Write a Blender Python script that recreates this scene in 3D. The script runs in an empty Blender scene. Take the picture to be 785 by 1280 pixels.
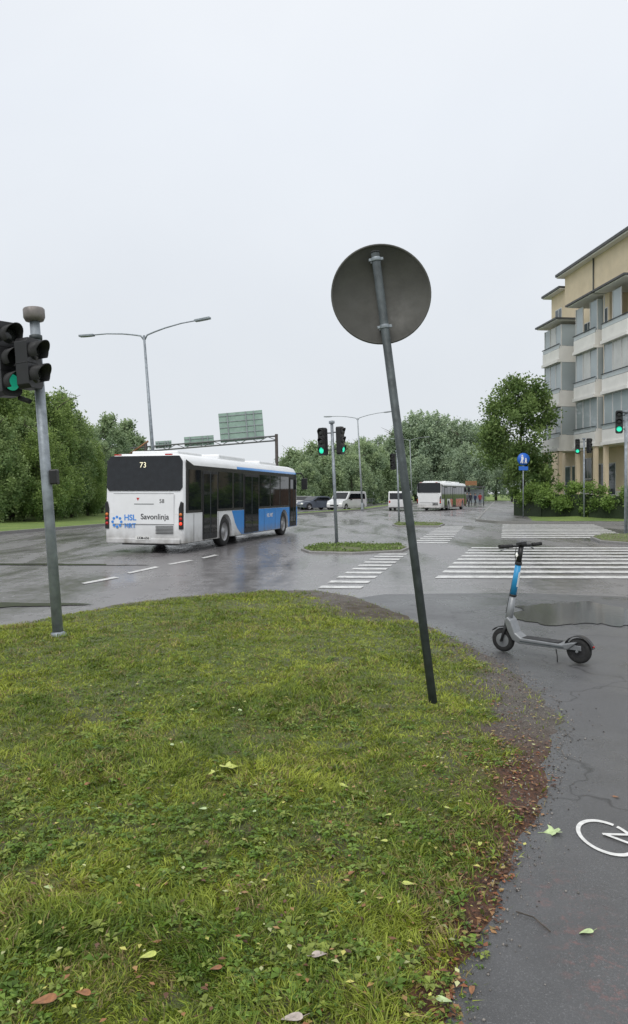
import bpy, math, random
import numpy as np
from mathutils import Vector, Matrix
random.seed(4); rng=np.random.default_rng(7)
sc=bpy.context.scene; COL=sc.collection
sc.view_settings.view_transform='Standard'; sc.view_settings.look='None'; sc.view_settings.exposure=0
FPX=924.0; CH=1.72; HY=617.0; CX=392.5
def G(px,py,z=0.0):
    d=FPX*(CH-z)/(py-HY); return ((px-CX)/FPX*d, d)
def AT(px,d): return (px-CX)/FPX*d
# ------------------------------------------------------------- materials
def nt(name):
    m=bpy.data.materials.new(name); m.use_nodes=True
    n=m.node_tree; return m,n,n.nodes['Principled BSDF']
def math_(n,op,a,b=None,clamp=False):
    x=n.nodes.new('ShaderNodeMath'); x.operation=op; x.use_clamp=clamp
    for i,v in enumerate((a,b)):
        if v is None: continue
        if isinstance(v,(int,float)): x.inputs[i].default_value=v
        else: n.links.new(v,x.inputs[i])
    return x.outputs[0]
def noise(n,scale,detail=4,rough=.55,coord=None,dist=0):
    x=n.nodes.new('ShaderNodeTexNoise'); x.inputs['Scale'].default_value=scale
    x.inputs['Detail'].default_value=detail; x.inputs['Roughness'].default_value=rough; x.inputs['Distortion'].default_value=dist
    if coord is None:
        coord=n.nodes.new('ShaderNodeTexCoord').outputs['Object']
    n.links.new(coord,x.inputs['Vector']); return x.outputs['Fac']
def mrange(n,v,a,b,c,d):
    x=n.nodes.new('ShaderNodeMapRange'); n.links.new(v,x.inputs[0])
    for i,q in enumerate((a,b,c,d)): x.inputs[i+1].default_value=q
    return x.outputs[0]
def mix(n,f,a,b,mode='MIX'):
    x=n.nodes.new('ShaderNodeMix'); x.data_type='RGBA'; x.blend_type=mode
    if isinstance(f,(int,float)): x.inputs[0].default_value=f
    else: n.links.new(f,x.inputs[0])
    for i,v in ((6,a),(7,b)):
        if isinstance(v,(tuple,list)): x.inputs[i].default_value=(*v[:3],1)
        else: n.links.new(v,x.inputs[i])
    return x.outputs[2]
def bump(n,b,h,st,dist=.01):
    x=n.nodes.new('ShaderNodeBump'); x.inputs['Strength'].default_value=st; x.inputs['Distance'].default_value=dist
    n.links.new(h,x.inputs['Height']); n.links.new(x.outputs[0],b.inputs['Normal'])
def MAT(name,col,rough=.5,metal=0,var=.15,ns=6,bs=0,bscale=60,emit=0,grime=None):
    m,n,b=nt(name)
    f=noise(n,ns,5)
    lo=tuple(c*(1-var) for c in col); hi=tuple(min(1,c*(1+var)) for c in col)
    c=mix(n,mrange(n,f,.3,.7,0,1),lo,hi)
    if grime:
        tc=n.nodes.new('ShaderNodeTexCoord'); s=n.nodes.new('ShaderNodeSeparateXYZ'); n.links.new(tc.outputs['Object'],s.inputs[0])
        g=mrange(n,s.outputs[2],grime[0],grime[1],1,0)
        g=math_(n,'MULTIPLY',g,mrange(n,noise(n,3,6),.3,.7,.3,1),True)
        c=mix(n,g,c,(.20,.185,.16))
    n.links.new(c,b.inputs['Base Color'])
    n.links.new(mrange(n,noise(n,ns*2.3,3),.3,.7,max(.02,rough*.8),min(1,rough*1.25)),b.inputs['Roughness'])
    b.inputs['Metallic'].default_value=metal
    if bs: bump(n,b,noise(n,bscale,4),bs)
    if emit:
        b.inputs['Emission Color'].default_value=(*col,1); b.inputs['Emission Strength'].default_value=emit
    return m
WHITE=MAT('white_paint',(.80,.81,.82),.22,0,.04,2,grime=(.25,.85))
BLUE=MAT('blue_paint',(.05,.28,.72),.2,0,.06,2,grime=(.2,.6))
ORANGE=MAT('red_paint',(.55,.07,.04),.25,0,.06,2,grime=(.2,.9))
BLACK=MAT('black_plastic',(.014,.014,.015),.38,0,.2)
BLACKM=MAT('black_matte',(.022,.022,.023),.7,0,.2)
GLASS=MAT('dark_glass',(.010,.012,.015),.04,0,.3)
RUB=MAT('rubber',(.02,.02,.02),.75,0,.25,20,.3,80)
RIM=MAT('rim_metal',(.35,.35,.36),.4,.7,.2)
GALV=MAT('galvanised_steel',(.27,.30,.33),.5,.4,.28,9,.12,60)
GALVD=MAT('dull_steel',(.065,.078,.082),.55,.2,.3,12,.15,90)
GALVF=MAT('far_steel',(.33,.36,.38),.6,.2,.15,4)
DISC=MAT('sign_back_grey',(.075,.074,.066),.62,.1,.22,4,.08,40)
ALU=MAT('aluminium',(.26,.27,.28),.42,.5,.12,10)
SCBLUE=MAT('scooter_blue',(.03,.30,.60),.3,0,.08)
RED=MAT('red_lens',(.45,.012,.01),.2,0,.1,5)
REDLIT=MAT('red_lamp_lit',(.9,.05,.02),.3,0,0,5,emit=.8)
AMBER=MAT('amber_lens',(.6,.16,.02),.2,0,.1,5)
GREENLIT=MAT('green_signal_lit',(.02,.42,.27),.3,0,0,5,emit=.40)
GREENFAR=MAT('green_signal_bright',(.03,.75,.45),.3,0,0,5,emit=.75)
LENSD=MAT('unlit_lens',(.02,.022,.02),.15,0,.1)
DISPLAY=MAT('display_text',(.9,.85,.6),.4,0,0,emit=.6)
TXTB=MAT('lettering_black',(.02,.02,.025),.4,0,.05)
TXTBL=MAT('lettering_blue',(.06,.26,.70),.35,0,.05)
TXTW=MAT('lettering_white',(.8,.8,.8),.35,0,.03)
PLATEM=MAT('plate_white',(.7,.7,.68),.4,0,.05)
KERB=MAT('granite_kerb',(.24,.235,.225),.5,0,.3,30,.3,50)
WALL=MAT('beige_render',(.68,.57,.41),.85,0,.07,1.2,.15,40)
WALLW=MAT('white_concrete',(.74,.73,.70),.7,0,.07,1.5,.08,30)
ROOFM=MAT('roof_sheet',(.07,.072,.075),.5,.2,.2,2)
FRAMEW=MAT('window_frame_light',(.62,.62,.61),.5,0,.08)
WINGL=MAT('window_glass',(.08,.10,.115),.05,0,.5,.9)
BALGL=[MAT('balcony_glass',(.36,.41,.43),.03,0,.15,.3),MAT('balcony_glass_dark',(.27,.32,.34),.03,0,.2,.3),MAT('balcony_glass_curtain',(.50,.51,.49),.10,0,.12,1)]
RAILG=MAT('balcony_rail_glass',(.46,.51,.52),.06,0,.1,1)
WOOD=MAT('fence_wood',(.24,.14,.08),.7,0,.25,5,.2,30)
PANELG=MAT('gantry_panel_back',(.30,.42,.36),.6,.1,.12,3)
BROWN=MAT('rusty_brown',(.26,.13,.06),.7,0,.2)
SIGNBLUE=MAT('sign_blue',(.02,.13,.55),.35,0,.05)
CARGREY=MAT('car_grey_paint',(.13,.15,.19),.2,.3,.1,2)
CARWHITE=MAT('car_white_paint',(.70,.71,.72),.22,0,.05,2,grime=(.1,.6))
HEADL=MAT('headlamp',(.85,.85,.8),.1,0,.05,emit=.4)
def ASPH(name,base,redspots=False,r0=.10,r1=.5,bst=.35,lo=.40,hi=.60,streak=True):
    m,n,b=nt(name)
    tc=n.nodes.new('ShaderNodeTexCoord').outputs['Object']
    mp=n.nodes.new('ShaderNodeMapping'); n.links.new(tc,mp.inputs[0]); mp.inputs['Rotation'].default_value=(0,0,math.radians(14)); mp.inputs['Scale'].default_value=(1,.22,1)
    big=noise(n,.55,6,.62,mp.outputs[0] if streak else tc,.5); mid=noise(n,3,5,.6,tc); fine=noise(n,140,3,.7,tc); agg=noise(n,420,2,.6,tc)
    c=mix(n,mrange(n,mid,.3,.7,0,1),tuple(x*.82 for x in base),tuple(x*1.22 for x in base))
    c=mix(n,mrange(n,noise(n,.12,5,.6,tc),.4,.62,0,.5),c,tuple(x*1.45 for x in base))
    c=mix(n,mrange(n,big,.38,.56,.30,0),c,tuple(x*.5 for x in base))
    c=mix(n,mrange(n,fine,.56,.70,0,.7),c,tuple(min(1,x*2.6) for x in base))
    c=mix(n,mrange(n,agg,.60,.72,0,.6),c,(.27,.26,.25))
    if redspots:
        s=n.nodes.new('ShaderNodeSeparateXYZ'); n.links.new(tc,s.inputs[0])
        gx=mrange(n,s.outputs[0],.85,1.0,0,1); gx2=mrange(n,s.outputs[0],1.05,1.3,1,0); gy=mrange(n,s.outputs[1],3.0,3.6,1,0)
        g=math_(n,'MULTIPLY',math_(n,'MULTIPLY',gx,gx2),gy)
        g=math_(n,'MULTIPLY',g,mrange(n,noise(n,16,6,.8,tc),.52,.66,0,.45))
        c=mix(n,g,c,(.32,.12,.10))
        vor=n.nodes.new('ShaderNodeTexVoronoi'); vor.feature='DISTANCE_TO_EDGE'; vor.inputs['Scale'].default_value=.4
        w=n.nodes.new('ShaderNodeVectorMath'); w.operation='ADD'; n.links.new(tc,w.inputs[0])
        nz=n.nodes.new('ShaderNodeTexNoise'); nz.inputs['Scale'].default_value=2.5; n.links.new(tc,nz.inputs['Vector']); 
        sc_=n.nodes.new('ShaderNodeVectorMath'); sc_.operation='SCALE'; sc_.inputs['Scale'].default_value=.5; n.links.new(nz.outputs['Color'],sc_.inputs[0])
        n.links.new(sc_.outputs[0],w.inputs[1]); n.links.new(w.outputs[0],vor.inputs['Vector'])
        cr=mrange(n,vor.outputs['Distance'],.0,.005,.7,0)
        c=mix(n,cr,c,(.015,.015,.015))
    n.links.new(c,b.inputs['Base Color'])
    r=mrange(n,big,lo,hi,r0,r1)
    r=math_(n,'ADD',r,mrange(n,mid,.3,.7,-.04,.06))
    n.links.new(r,b.inputs['Roughness'])
    h=math_(n,'ADD',math_(n,'MULTIPLY',fine,.8),math_(n,'MULTIPLY',agg,.5))
    h2=math_(n,'MULTIPLY',h,mrange(n,big,lo,hi,.3,1))
    bump(n,b,h2,bst,.006)
    return m
ROAD=ASPH('wet_road_asphalt',(.175,.168,.170),False,.11,.33,.28,.36,.60)
PATH=ASPH('wet_path_asphalt',(.082,.083,.086),True,.17,.45,.8,.4,.6,False)
WALK=ASPH('pavement_asphalt',(.15,.145,.145),False,.2,.5,.3)
def PAINT():
    m,n,b=nt('worn_white_paint')
    f=noise(n,5,7,.75); f2=noise(n,60,3,.7)
    c=mix(n,mrange(n,f,.45,.66,0,.85),(.74,.74,.72),(.26,.255,.255)); c=mix(n,mrange(n,f2,.52,.68,0,.5),c,(.20,.20,.20))
    n.links.new(c,b.inputs['Base Color']); b.inputs['Roughness'].default_value=.36
    bump(n,b,f2,.2,.004); return m
PNT=PAINT()
PNTC=MAT('fresh_white_paint',(.72,.72,.70),.5,0,.15,30,.3,120)
def WATERM():
    m,n,b=nt('puddle_water'); b.inputs['Base Color'].default_value=(.10,.097,.096,1); b.inputs['Roughness'].default_value=.09
    b.inputs['IOR'].default_value=1.40
    bump(n,b,noise(n,6,2),.05,.01); return m
WATER=WATERM()
def GRND(name,c1,c2,c3,s=1.0):
    m,n,b=nt(name); tc=n.nodes.new('ShaderNodeTexCoord').outputs['Object']
    c=mix(n,mrange(n,noise(n,.6*s,6,.6,tc),.35,.65,0,1),c1,c2); c=mix(n,mrange(n,noise(n,9*s,5,.7,tc),.45,.7,0,.8),c,c3)
    n.links.new(c,b.inputs['Base Color']); b.inputs['Roughness'].default_value=.9
    bump(n,b,noise(n,25,5,.7,tc),.8,.04); return m
FARGRASS=GRND('distant_grass',(.12,.19,.04),(.20,.27,.06),(.08,.13,.032))
def VERGE():
    m,n,b=nt('verge_soil_and_turf'); tc=n.nodes.new('ShaderNodeTexCoord').outputs['Object']
    at=n.nodes.new('ShaderNodeAttribute'); at.attribute_name='Col'
    s=n.nodes.new('ShaderNodeSeparateColor'); n.links.new(at.outputs['Color'],s.inputs[0])
    soil=mix(n,mrange(n,noise(n,18,6,.7,tc),.35,.65,0,1),(.040,.030,.018),(.105,.080,.048))
    grav=mix(n,mrange(n,noise(n,120,4,.7,tc),.4,.62,0,1),(.05,.043,.037),(.21,.185,.16))
    litter=mix(n,mrange(n,noise(n,45,5,.7,tc),.4,.62,0,1),(.045,.021,.013),(.18,.078,.038))
    turf=mix(n,mrange(n,noise(n,50,5,.7,tc),.35,.62,0,1),(.045,.068,.013),(.16,.20,.038))
    c=mix(n,s.outputs[1],grav,litter); c=mix(n,s.outputs[2],c,soil); c=mix(n,s.outputs[0],c,turf)
    n.links.new(c,b.inputs['Base Color'])
    n.links.new(mrange(n,noise(n,6,4,.6,tc),.4,.6,.5,.9),b.inputs['Roughness'])
    h=math_(n,'ADD',noise(n,160,3,.7,tc),noise(n,40,4,.7,tc)); bump(n,b,h,.9,.012); return m
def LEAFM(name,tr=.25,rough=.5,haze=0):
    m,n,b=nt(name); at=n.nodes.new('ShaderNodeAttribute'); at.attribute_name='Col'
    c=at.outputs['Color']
    if haze: c=mix(n,haze,c,(.42,.50,.46))  # distance haze painted into the leaf colour as a pale tint
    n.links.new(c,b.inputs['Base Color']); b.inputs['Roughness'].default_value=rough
    b.inputs['Specular IOR Level'].default_value=.35
    if tr:
        t=n.nodes.new('ShaderNodeBsdfTranslucent'); n.links.new(c,t.inputs[0]); mx=n.nodes.new('ShaderNodeMixShader'); mx.inputs[0].default_value=tr
        n.links.new(b.outputs[0],mx.inputs[1]); n.links.new(t.outputs[0],mx.inputs[2]); n.links.new(mx.outputs[0],n.nodes['Material Output'].inputs[0])
    return m
GRASSM=LEAFM('grass_blade',.3,.42); LEAF=LEAFM('tree_leaf',.38,.55); LEAFH=LEAFM('haze_tinted_leaf',.38,.7,.25); LEAFHH=LEAFM('haze_tinted_far_leaf',.33,.8,.43)
LITTER=LEAFM('fallen_leaf',.1,.35)
BARK=MAT('bark',(.09,.075,.06),.9,0,.3,12,.5,30)
# ------------------------------------------------------------- mesh builder
def basis(ax):
    ax=Vector(ax).normalized(); t=Vector((0,0,1)) if abs(ax.z)<.9 else Vector((1,0,0))
    a=ax.cross(t).normalized(); b=ax.cross(a).normalized(); return ax,a,b
class M:
    def __init__(s): s.V=[];s.F=[];s.I=[];s.S=[]
    def add(s,v,f,mi=0,sm=False):
        o=len(s.V); s.V+= [tuple(x) for x in v]
        for q in f: s.F.append([o+i for i in q]); s.I.append(mi); s.S.append(sm)
        return s
    def box(s,c,d,mi=0,R=None):
        v=[]
        for x in(-.5,.5):
            for y in(-.5,.5):
                for z in(-.5,.5):
                    p=Vector((x*d[0],y*d[1],z*d[2]))
                    if R is not None: p=R@p
                    v.append(p+Vector(c))
        return s.add(v,[(0,1,3,2),(4,6,7,5),(0,4,5,1),(2,3,7,6),(0,2,6,4),(1,5,7,3)],mi)
    def cyl(s,p0,p1,r0,r1=None,n=14,mi=0,cap=True):
        r1=r0 if r1 is None else r1; p0=Vector(p0);p1=Vector(p1); ax,a,b=basis(p1-p0); v=[]
        for p,r in((p0,r0),(p1,r1)):
            for i in range(n):
                t=2*math.pi*i/n; v.append(p+a*math.cos(t)*r+b*math.sin(t)*r)
        s.add(v,[(i,(i+1)%n,n+(i+1)%n,n+i) for i in range(n)],mi,True)
        if cap: s.add(v[:n],[tuple(range(n))],mi); s.add(v[n:],[tuple(range(n))],mi)
        return s
    def lathe(s,c,ax,prof,n=24,mi=0):
        c=Vector(c); ax,a,b=basis(ax); v=[]
        for r,h in prof:
            for i in range(n):
                t=2*math.pi*i/n; v.append(c+ax*h+a*math.cos(t)*r+b*math.sin(t)*r)
        f=[]
        for k in range(len(prof)-1):
            for i in range(n): f.append((k*n+i,k*n+(i+1)%n,(k+1)*n+(i+1)%n,(k+1)*n+i))
        return s.add(v,f,mi,True)
    def tube(s,pts,r,n=10,mi=0):
        pts=[Vector(p) for p in pts]; rr=r if isinstance(r,(list,tuple)) else [r]*len(pts); v=[]
        _,a,b=basis(pts[1]-pts[0])
        for k,p in enumerate(pts):
            d=(pts[min(k+1,len(pts)-1)]-pts[max(k-1,0)]).normalized()
            a=(a-d*a.dot(d)).normalized(); b=d.cross(a)
            for i in range(n):
                t=2*math.pi*i/n; v.append(p+a*math.cos(t)*rr[k]+b*math.sin(t)*rr[k])
        f=[]
        for k in range(len(pts)-1):
            for i in range(n): f.append((k*n+i,k*n+(i+1)%n,(k+1)*n+(i+1)%n,(k+1)*n+i))
        s.add(v,f,mi,True); L=len(pts)-1
        s.add(v[:n],[tuple(range(n))],mi); s.add(v[L*n:],[tuple(range(n))],mi); return s
    def prism(s,poly,f3,a,b,mi=0,mside=None):
        n=len(poly); v=[f3(p,a) for p in poly]+[f3(p,b) for p in poly]
        s.add(v,[tuple(range(n)),tuple(range(n,2*n))],mi)
        return s.add(v,[(i,(i+1)%n,n+(i+1)%n,n+i) for i in range(n)],mi if mside is None else mside)
    def obj(s,name,mats,parent=None,bevel=0,seg=2,loc=None):
        me=bpy.data.meshes.new(name); me.from_pydata(s.V,[],s.F)
        if not isinstance(mats,(list,tuple)): mats=[mats]
        for m in mats: me.materials.append(m)
        me.polygons.foreach_set('material_index',s.I); me.polygons.foreach_set('use_smooth',s.S)
        import bmesh
        bm=bmesh.new(); bm.from_mesh(me); bmesh.ops.remove_doubles(bm,verts=bm.verts,dist=1e-5); bmesh.ops.recalc_face_normals(bm,faces=bm.faces); bm.to_mesh(me); bm.free()
        me.update(); o=bpy.data.objects.new(name,me); COL.objects.link(o)
        if parent: o.parent=parent
        if loc: o.location=loc
        if bevel:
            m=o.modifiers.new('b','BEVEL'); m.width=bevel; m.segments=seg; m.limit_method='ANGLE'; m.angle_limit=math.radians(40)
        return o
XY=lambda p,z:(p[0],p[1],z)
XZ=lambda p,y:(p[0],y,p[1])
YZ=lambda p,x:(x,p[0],p[1])
def root(name,label,cat,loc=(0,0,0),rot=(0,0,0),group=None):
    o=bpy.data.objects.new(name,None); o.empty_display_size=.3; COL.objects.link(o); o.location=loc; o.rotation_euler=rot
    o['label']=label; o['category']=cat
    if group: o['group']=group
    return o
def tag(o,label,cat,group=None,kind=None):
    o['label']=label; o['category']=cat
    if group:o['group']=group
    if kind:o['kind']=kind
    return o
def struct(o): o['kind']='structure'; return o
def copy_thing(r,loc,rot,scale=(1,1,1),label=None):
    c=r.copy(); COL.objects.link(c); c.location=loc; c.rotation_euler=rot; c.scale=scale
    if label: c['label']=label
    for ch in r.children:
        k=ch.copy(); COL.objects.link(k); k.parent=c
        for g in ch.children:
            q=g.copy(); COL.objects.link(q); q.parent=k
    return c
def text(s,size,cols,loc,mat,parent,name,ext=.002,bold=0):
    cu=bpy.data.curves.new('t','FONT'); cu.body=s; cu.size=size; cu.extrude=ext; cu.align_x='CENTER'; cu.align_y='CENTER'; cu.offset=bold
    o=bpy.data.objects.new('t',cu); COL.objects.link(o); dg=bpy.context.evaluated_depsgraph_get(); dg.update()
    me=bpy.data.meshes.new_from_object(o.evaluated_get(dg)); bpy.data.objects.remove(o)
    R=Matrix((cols[0],cols[1],cols[2])).transposed().to_4x4(); me.transform(Matrix.Translation(loc)@R)
    me.materials.clear(); me.materials.append(mat)
    k=bpy.data.objects.new(name,me); COL.objects.link(k); k.parent=parent; return k
def npmesh(name,V,F,mat,colr=None,smooth=False):
    me=bpy.data.meshes.new(name); k=F.shape[1]; me.vertices.add(len(V)); me.vertices.foreach_set('co',V.astype(np.float32).ravel())
    me.loops.add(F.size); me.loops.foreach_set('vertex_index',F.astype(np.int32).ravel())
    me.polygons.add(len(F)); me.polygons.foreach_set('loop_start',np.arange(0,F.size,k,dtype=np.int32)); me.polygons.foreach_set('loop_total',np.full(len(F),k,dtype=np.int32))
    if smooth: me.polygons.foreach_set('use_smooth',np.ones(len(F),dtype=bool))
    me.update(calc_edges=True)
    if colr is not None:
        a=me.color_attributes.new('Col','FLOAT_COLOR','POINT'); c=np.ones((len(V),4),np.float32); c[:,:3]=colr; a.data.foreach_set('color',c.ravel())
    me.materials.append(mat); me.validate(); return me
def mobj(name,me,parent=None):
    o=bpy.data.objects.new(name,me); COL.objects.link(o)
    if parent:o.parent=parent
    return o
_T=rng.random((256,256))
def vn(x,y,s):
    x=np.asarray(x)*s+100;y=np.asarray(y)*s+100; xi=np.floor(x).astype(int); yi=np.floor(y).astype(int); fx=x-xi; fy=y-yi
    fx=fx*fx*(3-2*fx); fy=fy*fy*(3-2*fy); g=lambda a,b:_T[a%256,b%256]
    return (g(xi,yi)*(1-fx)+g(xi+1,yi)*fx)*(1-fy)+(g(xi,yi+1)*(1-fx)+g(xi+1,yi+1)*fx)*fy
def sdf(poly,x,y):
    x=np.asarray(x,float);y=np.asarray(y,float); d=np.full(x.shape,1e9); ins=np.zeros(x.shape,bool); n=len(poly)
    for i in range(n):
        x0,y0=poly[i]; x1,y1=poly[(i+1)%n]; ex,ey=x1-x0,y1-y0
        t=np.clip(((x-x0)*ex+(y-y0)*ey)/(ex*ex+ey*ey+1e-12),0,1)
        d=np.minimum(d,np.hypot(x-x0-t*ex,y-y0-t*ey))
        c=((y0>y)!=(y1>y)); 
        with np.errstate(all='ignore'): xs=x0+(y-y0)*ex/(ey if ey else 1e-12)
        ins^=(c&(x<xs))
    return np.where(ins,d,-d)
sstep=lambda t:(lambda u:u*u*(3-2*u))(np.clip(t,0,1))
# ------------------------------------------------------------- world / light / camera
w=bpy.data.worlds.new('World'); sc.world=w; w.use_nodes=True; n=w.node_tree; bg=n.nodes['Background']
sky=n.nodes.new('ShaderNodeTexSky'); sky.sky_type='NISHITA'; sky.sun_disc=False; sky.sun_elevation=math.radians(50); sky.sun_rotation=math.radians(200)
sc1=n.nodes.new('ShaderNodeVectorMath'); sc1.operation='SCALE'; sc1.inputs['Scale'].default_value=.09; n.links.new(sky.outputs[0],sc1.inputs[0])
tc=n.nodes.new('ShaderNodeTexCoord').outputs['Generated']; sp=n.nodes.new('ShaderNodeSeparateXYZ'); n.links.new(tc,sp.inputs[0])
grad=n.nodes.new('ShaderNodeValToRGB'); n.links.new(sp.outputs[2],grad.inputs[0])
e=grad.color_ramp.elements; e[0].position=0; e[0].color=(.71,.74,.775,1); e[1].position=1; e[1].color=(1.0,1.0,1.0,1)
k=e.new(.18); k.color=(.735,.77,.81,1); k=e.new(.45); k.color=(.80,.84,.895,1)
cl=noise(n,1.6,5,.55,tc,.3)
cloud=mix(n,1.0,grad.outputs[0],mix(n,mrange(n,cl,.3,.7,0,1),(.945,.95,.96),(1.03,1.03,1.03)),'MULTIPLY')
fin=mix(n,.95,sc1.outputs[0],cloud); n.links.new(fin,bg.inputs[0]); bg.inputs[1].default_value=1.07
sl=bpy.data.lights.new('sun','SUN'); sl.energy=1.5; sl.angle=math.radians(40); sl.color=(1,.97,.93)
so=bpy.data.objects.new('sun',sl); COL.objects.link(so); so.rotation_euler=(math.radians(40),0,math.radians(-20))
cam=bpy.data.cameras.new('camera'); co=bpy.data.objects.new('camera',cam); COL.objects.link(co); co.location=(0,0,CH); co.rotation_euler=(math.radians(90),0,0)
cam.sensor_fit='VERTICAL'; cam.sensor_height=36; cam.sensor_width=36; cam.lens=FPX/1280*36; cam.shift_y=-23/1280; cam.clip_end=3000; cam.clip_start=.05
sc.camera=co
# ------------------------------------------------------------- ground, roads
def sheet(name,poly,z,mat):
    m=M(); m.add([(x,y,z) for x,y in poly],[tuple(range(len(poly)))]); return struct(m.obj(name,mat))
g=M(); g.add([(-1500,-1500,-.05),(1500,-1500,-.05),(1500,2500,-.05),(-1500,2500,-.05)],[(0,1,2,3)]); struct(g.obj('ground',FARGRASS))
LK=lambda Y:-13.2+.255*(Y-31)
RK=lambda Y:9+.255*(Y-42)
sheet('road',[(LK(-6),-6),(LK(165),165),(RK(165)+2,165),(RK(60),60),(RK(46),46),(10.5,43),(13,41.8),(70,40),(70,6),(7.5,6),(7.5,-6)],0,ROAD)
sheet('cycle_path',[(-.5,-4),(7.3,-4),(7.3,9.5),(5.6,12.2),(3.4,12.8),(1.2,12.6),(-.5,11)],.004,PATH)
m=M(); m.prism([(3.9,-4),(7.6,-4),(7.6,6),(6.9,6.5),(5.2,5.0),(4.2,2)],XY,-.03,.05); struct(m.obj('grass_verge',FARGRASS))
m=M(); m.prism([(LK(-6)-.15,-6),(LK(165)-.15,165),(-200,165),(-200,-6)],XY,-.03,.11); struct(m.obj('grass_verge',FARGRASS))
m=M(); m.prism([(LK(-6)-.15,-6),(LK(165)-.15,165),(LK(165)+.02,165),(LK(-6)+.02,-6)],XY,-.03,.125); struct(m.obj('kerb',KERB))
pav=[(RK(165)+.2,165),(RK(60)+.2,60),(RK(46.5)+.2,46.5),(10.9,43.4),(13.1,42.1),(70,40.3),(70,43.5),(16,45.6),(RK(50)+5,50),(RK(165)+5,165)]
m=M(); m.prism(pav,XY,-.03,.10); struct(m.obj('pavement',WALK))
ko=[(RK(165)+.02,165),(RK(60)+.02,60),(RK(46.3)+.02,46.3),(10.65,43.1),(13,41.9),(70,40.1),(70,40.3),(13.1,42.1),(10.9,43.4),(RK(46.5)+.2,46.5),(RK(60)+.2,60),(RK(165)+.2,165)]
m=M(); m.prism(ko,XY,-.03,.125); struct(m.obj('kerb',KERB))
def bz(X,Y):
    s=np.minimum(np.asarray(Y)-43.2+.06*(np.asarray(X)-16),(np.asarray(X)-(14.0+.255*(np.asarray(Y)-50))+.0)*1.0)
    return -.04+.16*sstep(s/.6)+.55*sstep(s/9)
gx,gy=np.meshgrid(np.arange(12,75,.6),np.arange(42,140,.6)); V=np.stack([gx.ravel(),gy.ravel(),bz(gx.ravel(),gy.ravel())],1)
def gridF(nx,ny):
    i=np.arange(nx*ny).reshape(ny,nx); return np.stack([i[:-1,:-1],i[:-1,1:],i[1:,1:],i[1:,:-1]],-1).reshape(-1,4)
struct(mobj('grass_bank',npmesh('grass_bank',V,gridF(gx.shape[1],gx.shape[0]),FARGRASS,None,True)))
# foreground verge
outer=[G(0,784),G(75,769),G(130,758),G(220,747),G(330,739),G(400,738),G(450,746),G(500,763),G(560,790),G(640,828),G(698,872),G(720,905),G(710,950),G(692,1020),G(676,1060),G(662,1110),G(643,1165),G(620,1220),G(602,1290),G(590,1500),(.3,.2),(-9,.2),(-9,8.0)]
inner=[G(0,786),G(130,761),G(220,750),G(330,742),G(385,744),G(425,768),G(500,775),G(560,800),G(610,840),G(628,900),G(640,980),G(647,1050),G(628,1110),G(606,1190),G(573,1290),G(550,1500),(.2,.2),(-9,.2),(-9,7.9)]
def gzf(x,y):
    s=sdf(outer,x,y)+(vn(x,y,3)-.5)*.10+(vn(x,y,9)-.5)*.05
    return -.02+.06*sstep((s+.03)/.32)+.05*sstep(s/1.8)+np.where(s>.1,1,0)*((vn(x,y,2.2)-.5)*.04+(vn(x,y,7)-.5)*.020)*sstep((s-.1)/.4)
def barefn(X,Y,si):
    b=sstep((vn(X,Y,1.1)*.45+vn(X,Y,3.3)*.35+vn(X,Y,11)*.2-.68)/.10)*.55
    b=np.maximum(b,sstep((vn(X+3,Y,9)*.6+vn(X,Y,19)*.4-.72)/.08)*.7)
    e_=sstep((vn(X+7,Y,2.4)*.5+vn(X,Y,6)*.5-.50)/.12)*np.exp(-np.maximum(si,0)/.45)*.9*(X>-.5)
    return np.maximum(b,e_)
xs=np.arange(-9,2.7,.055); ys=np.arange(.4,14.6,.055); gx,gy=np.meshgrid(xs,ys); X=gx.ravel();Y=gy.ravel()
Z=gzf(X,Y); si0=sdf(inner,X,Y); si=si0+(vn(X,Y,2.5)-.5)*.35+(vn(X,Y,8)-.5)*.15
bx,by=G(470,768)
patchf=lambda X,Y:np.exp(-(((X-bx)/.95)**2+((Y-by)/1.2)**2))
patch=patchf(X,Y)
bare=barefn(X,Y,si0)
C=np.zeros((len(X),3)); C[:,0]=sstep(si/.25)*(1-.9*bare)*(1-sstep(patch*2-.7)); 
C[:,1]=sstep((5.6-Y)/1.2)*sstep((.62-np.abs(si+.0))/.35); C[:,2]=np.maximum(bare*(si>0)*(si0>.35),sstep(patch*1.8-.6))*.9
struct(mobj('grass_verge',npmesh('grass_verge',np.stack([X,Y,Z],1),gridF(len(xs),len(ys)),VERGE(),C,True)))
def blades(n,dmin,dmax):
    Y=np.exp(rng.uniform(math.log(dmin),math.log(dmax),n)); X=rng.uniform(-1,1,n)*(.56*Y+.7)
    s0=sdf(inner,X,Y); si=s0+(vn(X,Y,2.5)-.5)*.35+(vn(X,Y,8)-.5)*.15
    bare=barefn(X,Y,s0); patch=patchf(X,Y)
    p=sstep((si+.05)/.22)*(1-.85*bare)*(1-.93*sstep(patch*2-.7))*(.42+.58*sstep((vn(X,Y,14)*.6+vn(X,Y,30)*.4-.22)/.35))
    p=np.maximum(p,np.where(sdf(outer,X,Y)>.05,.03,0))
    k=rng.random(n)<p; return X[k],Y[k],si[k]
X,Y,si=blades(680000,1.9,13.5); nb=len(X)
zone=vn(X,Y,1.4)*.6+vn(X+40,Y,4.5)*.4
tall=.48+.6*sstep((zone-.3)/.5)+.6*vn(X,Y,16)**2*rng.random(nb)
Hh=(.014+.030*rng.random(nb)**1.4)*tall*(1+.02*Y); Wd=.0016*(1+.17*Y)*(.6+.9*rng.random(nb))
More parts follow.
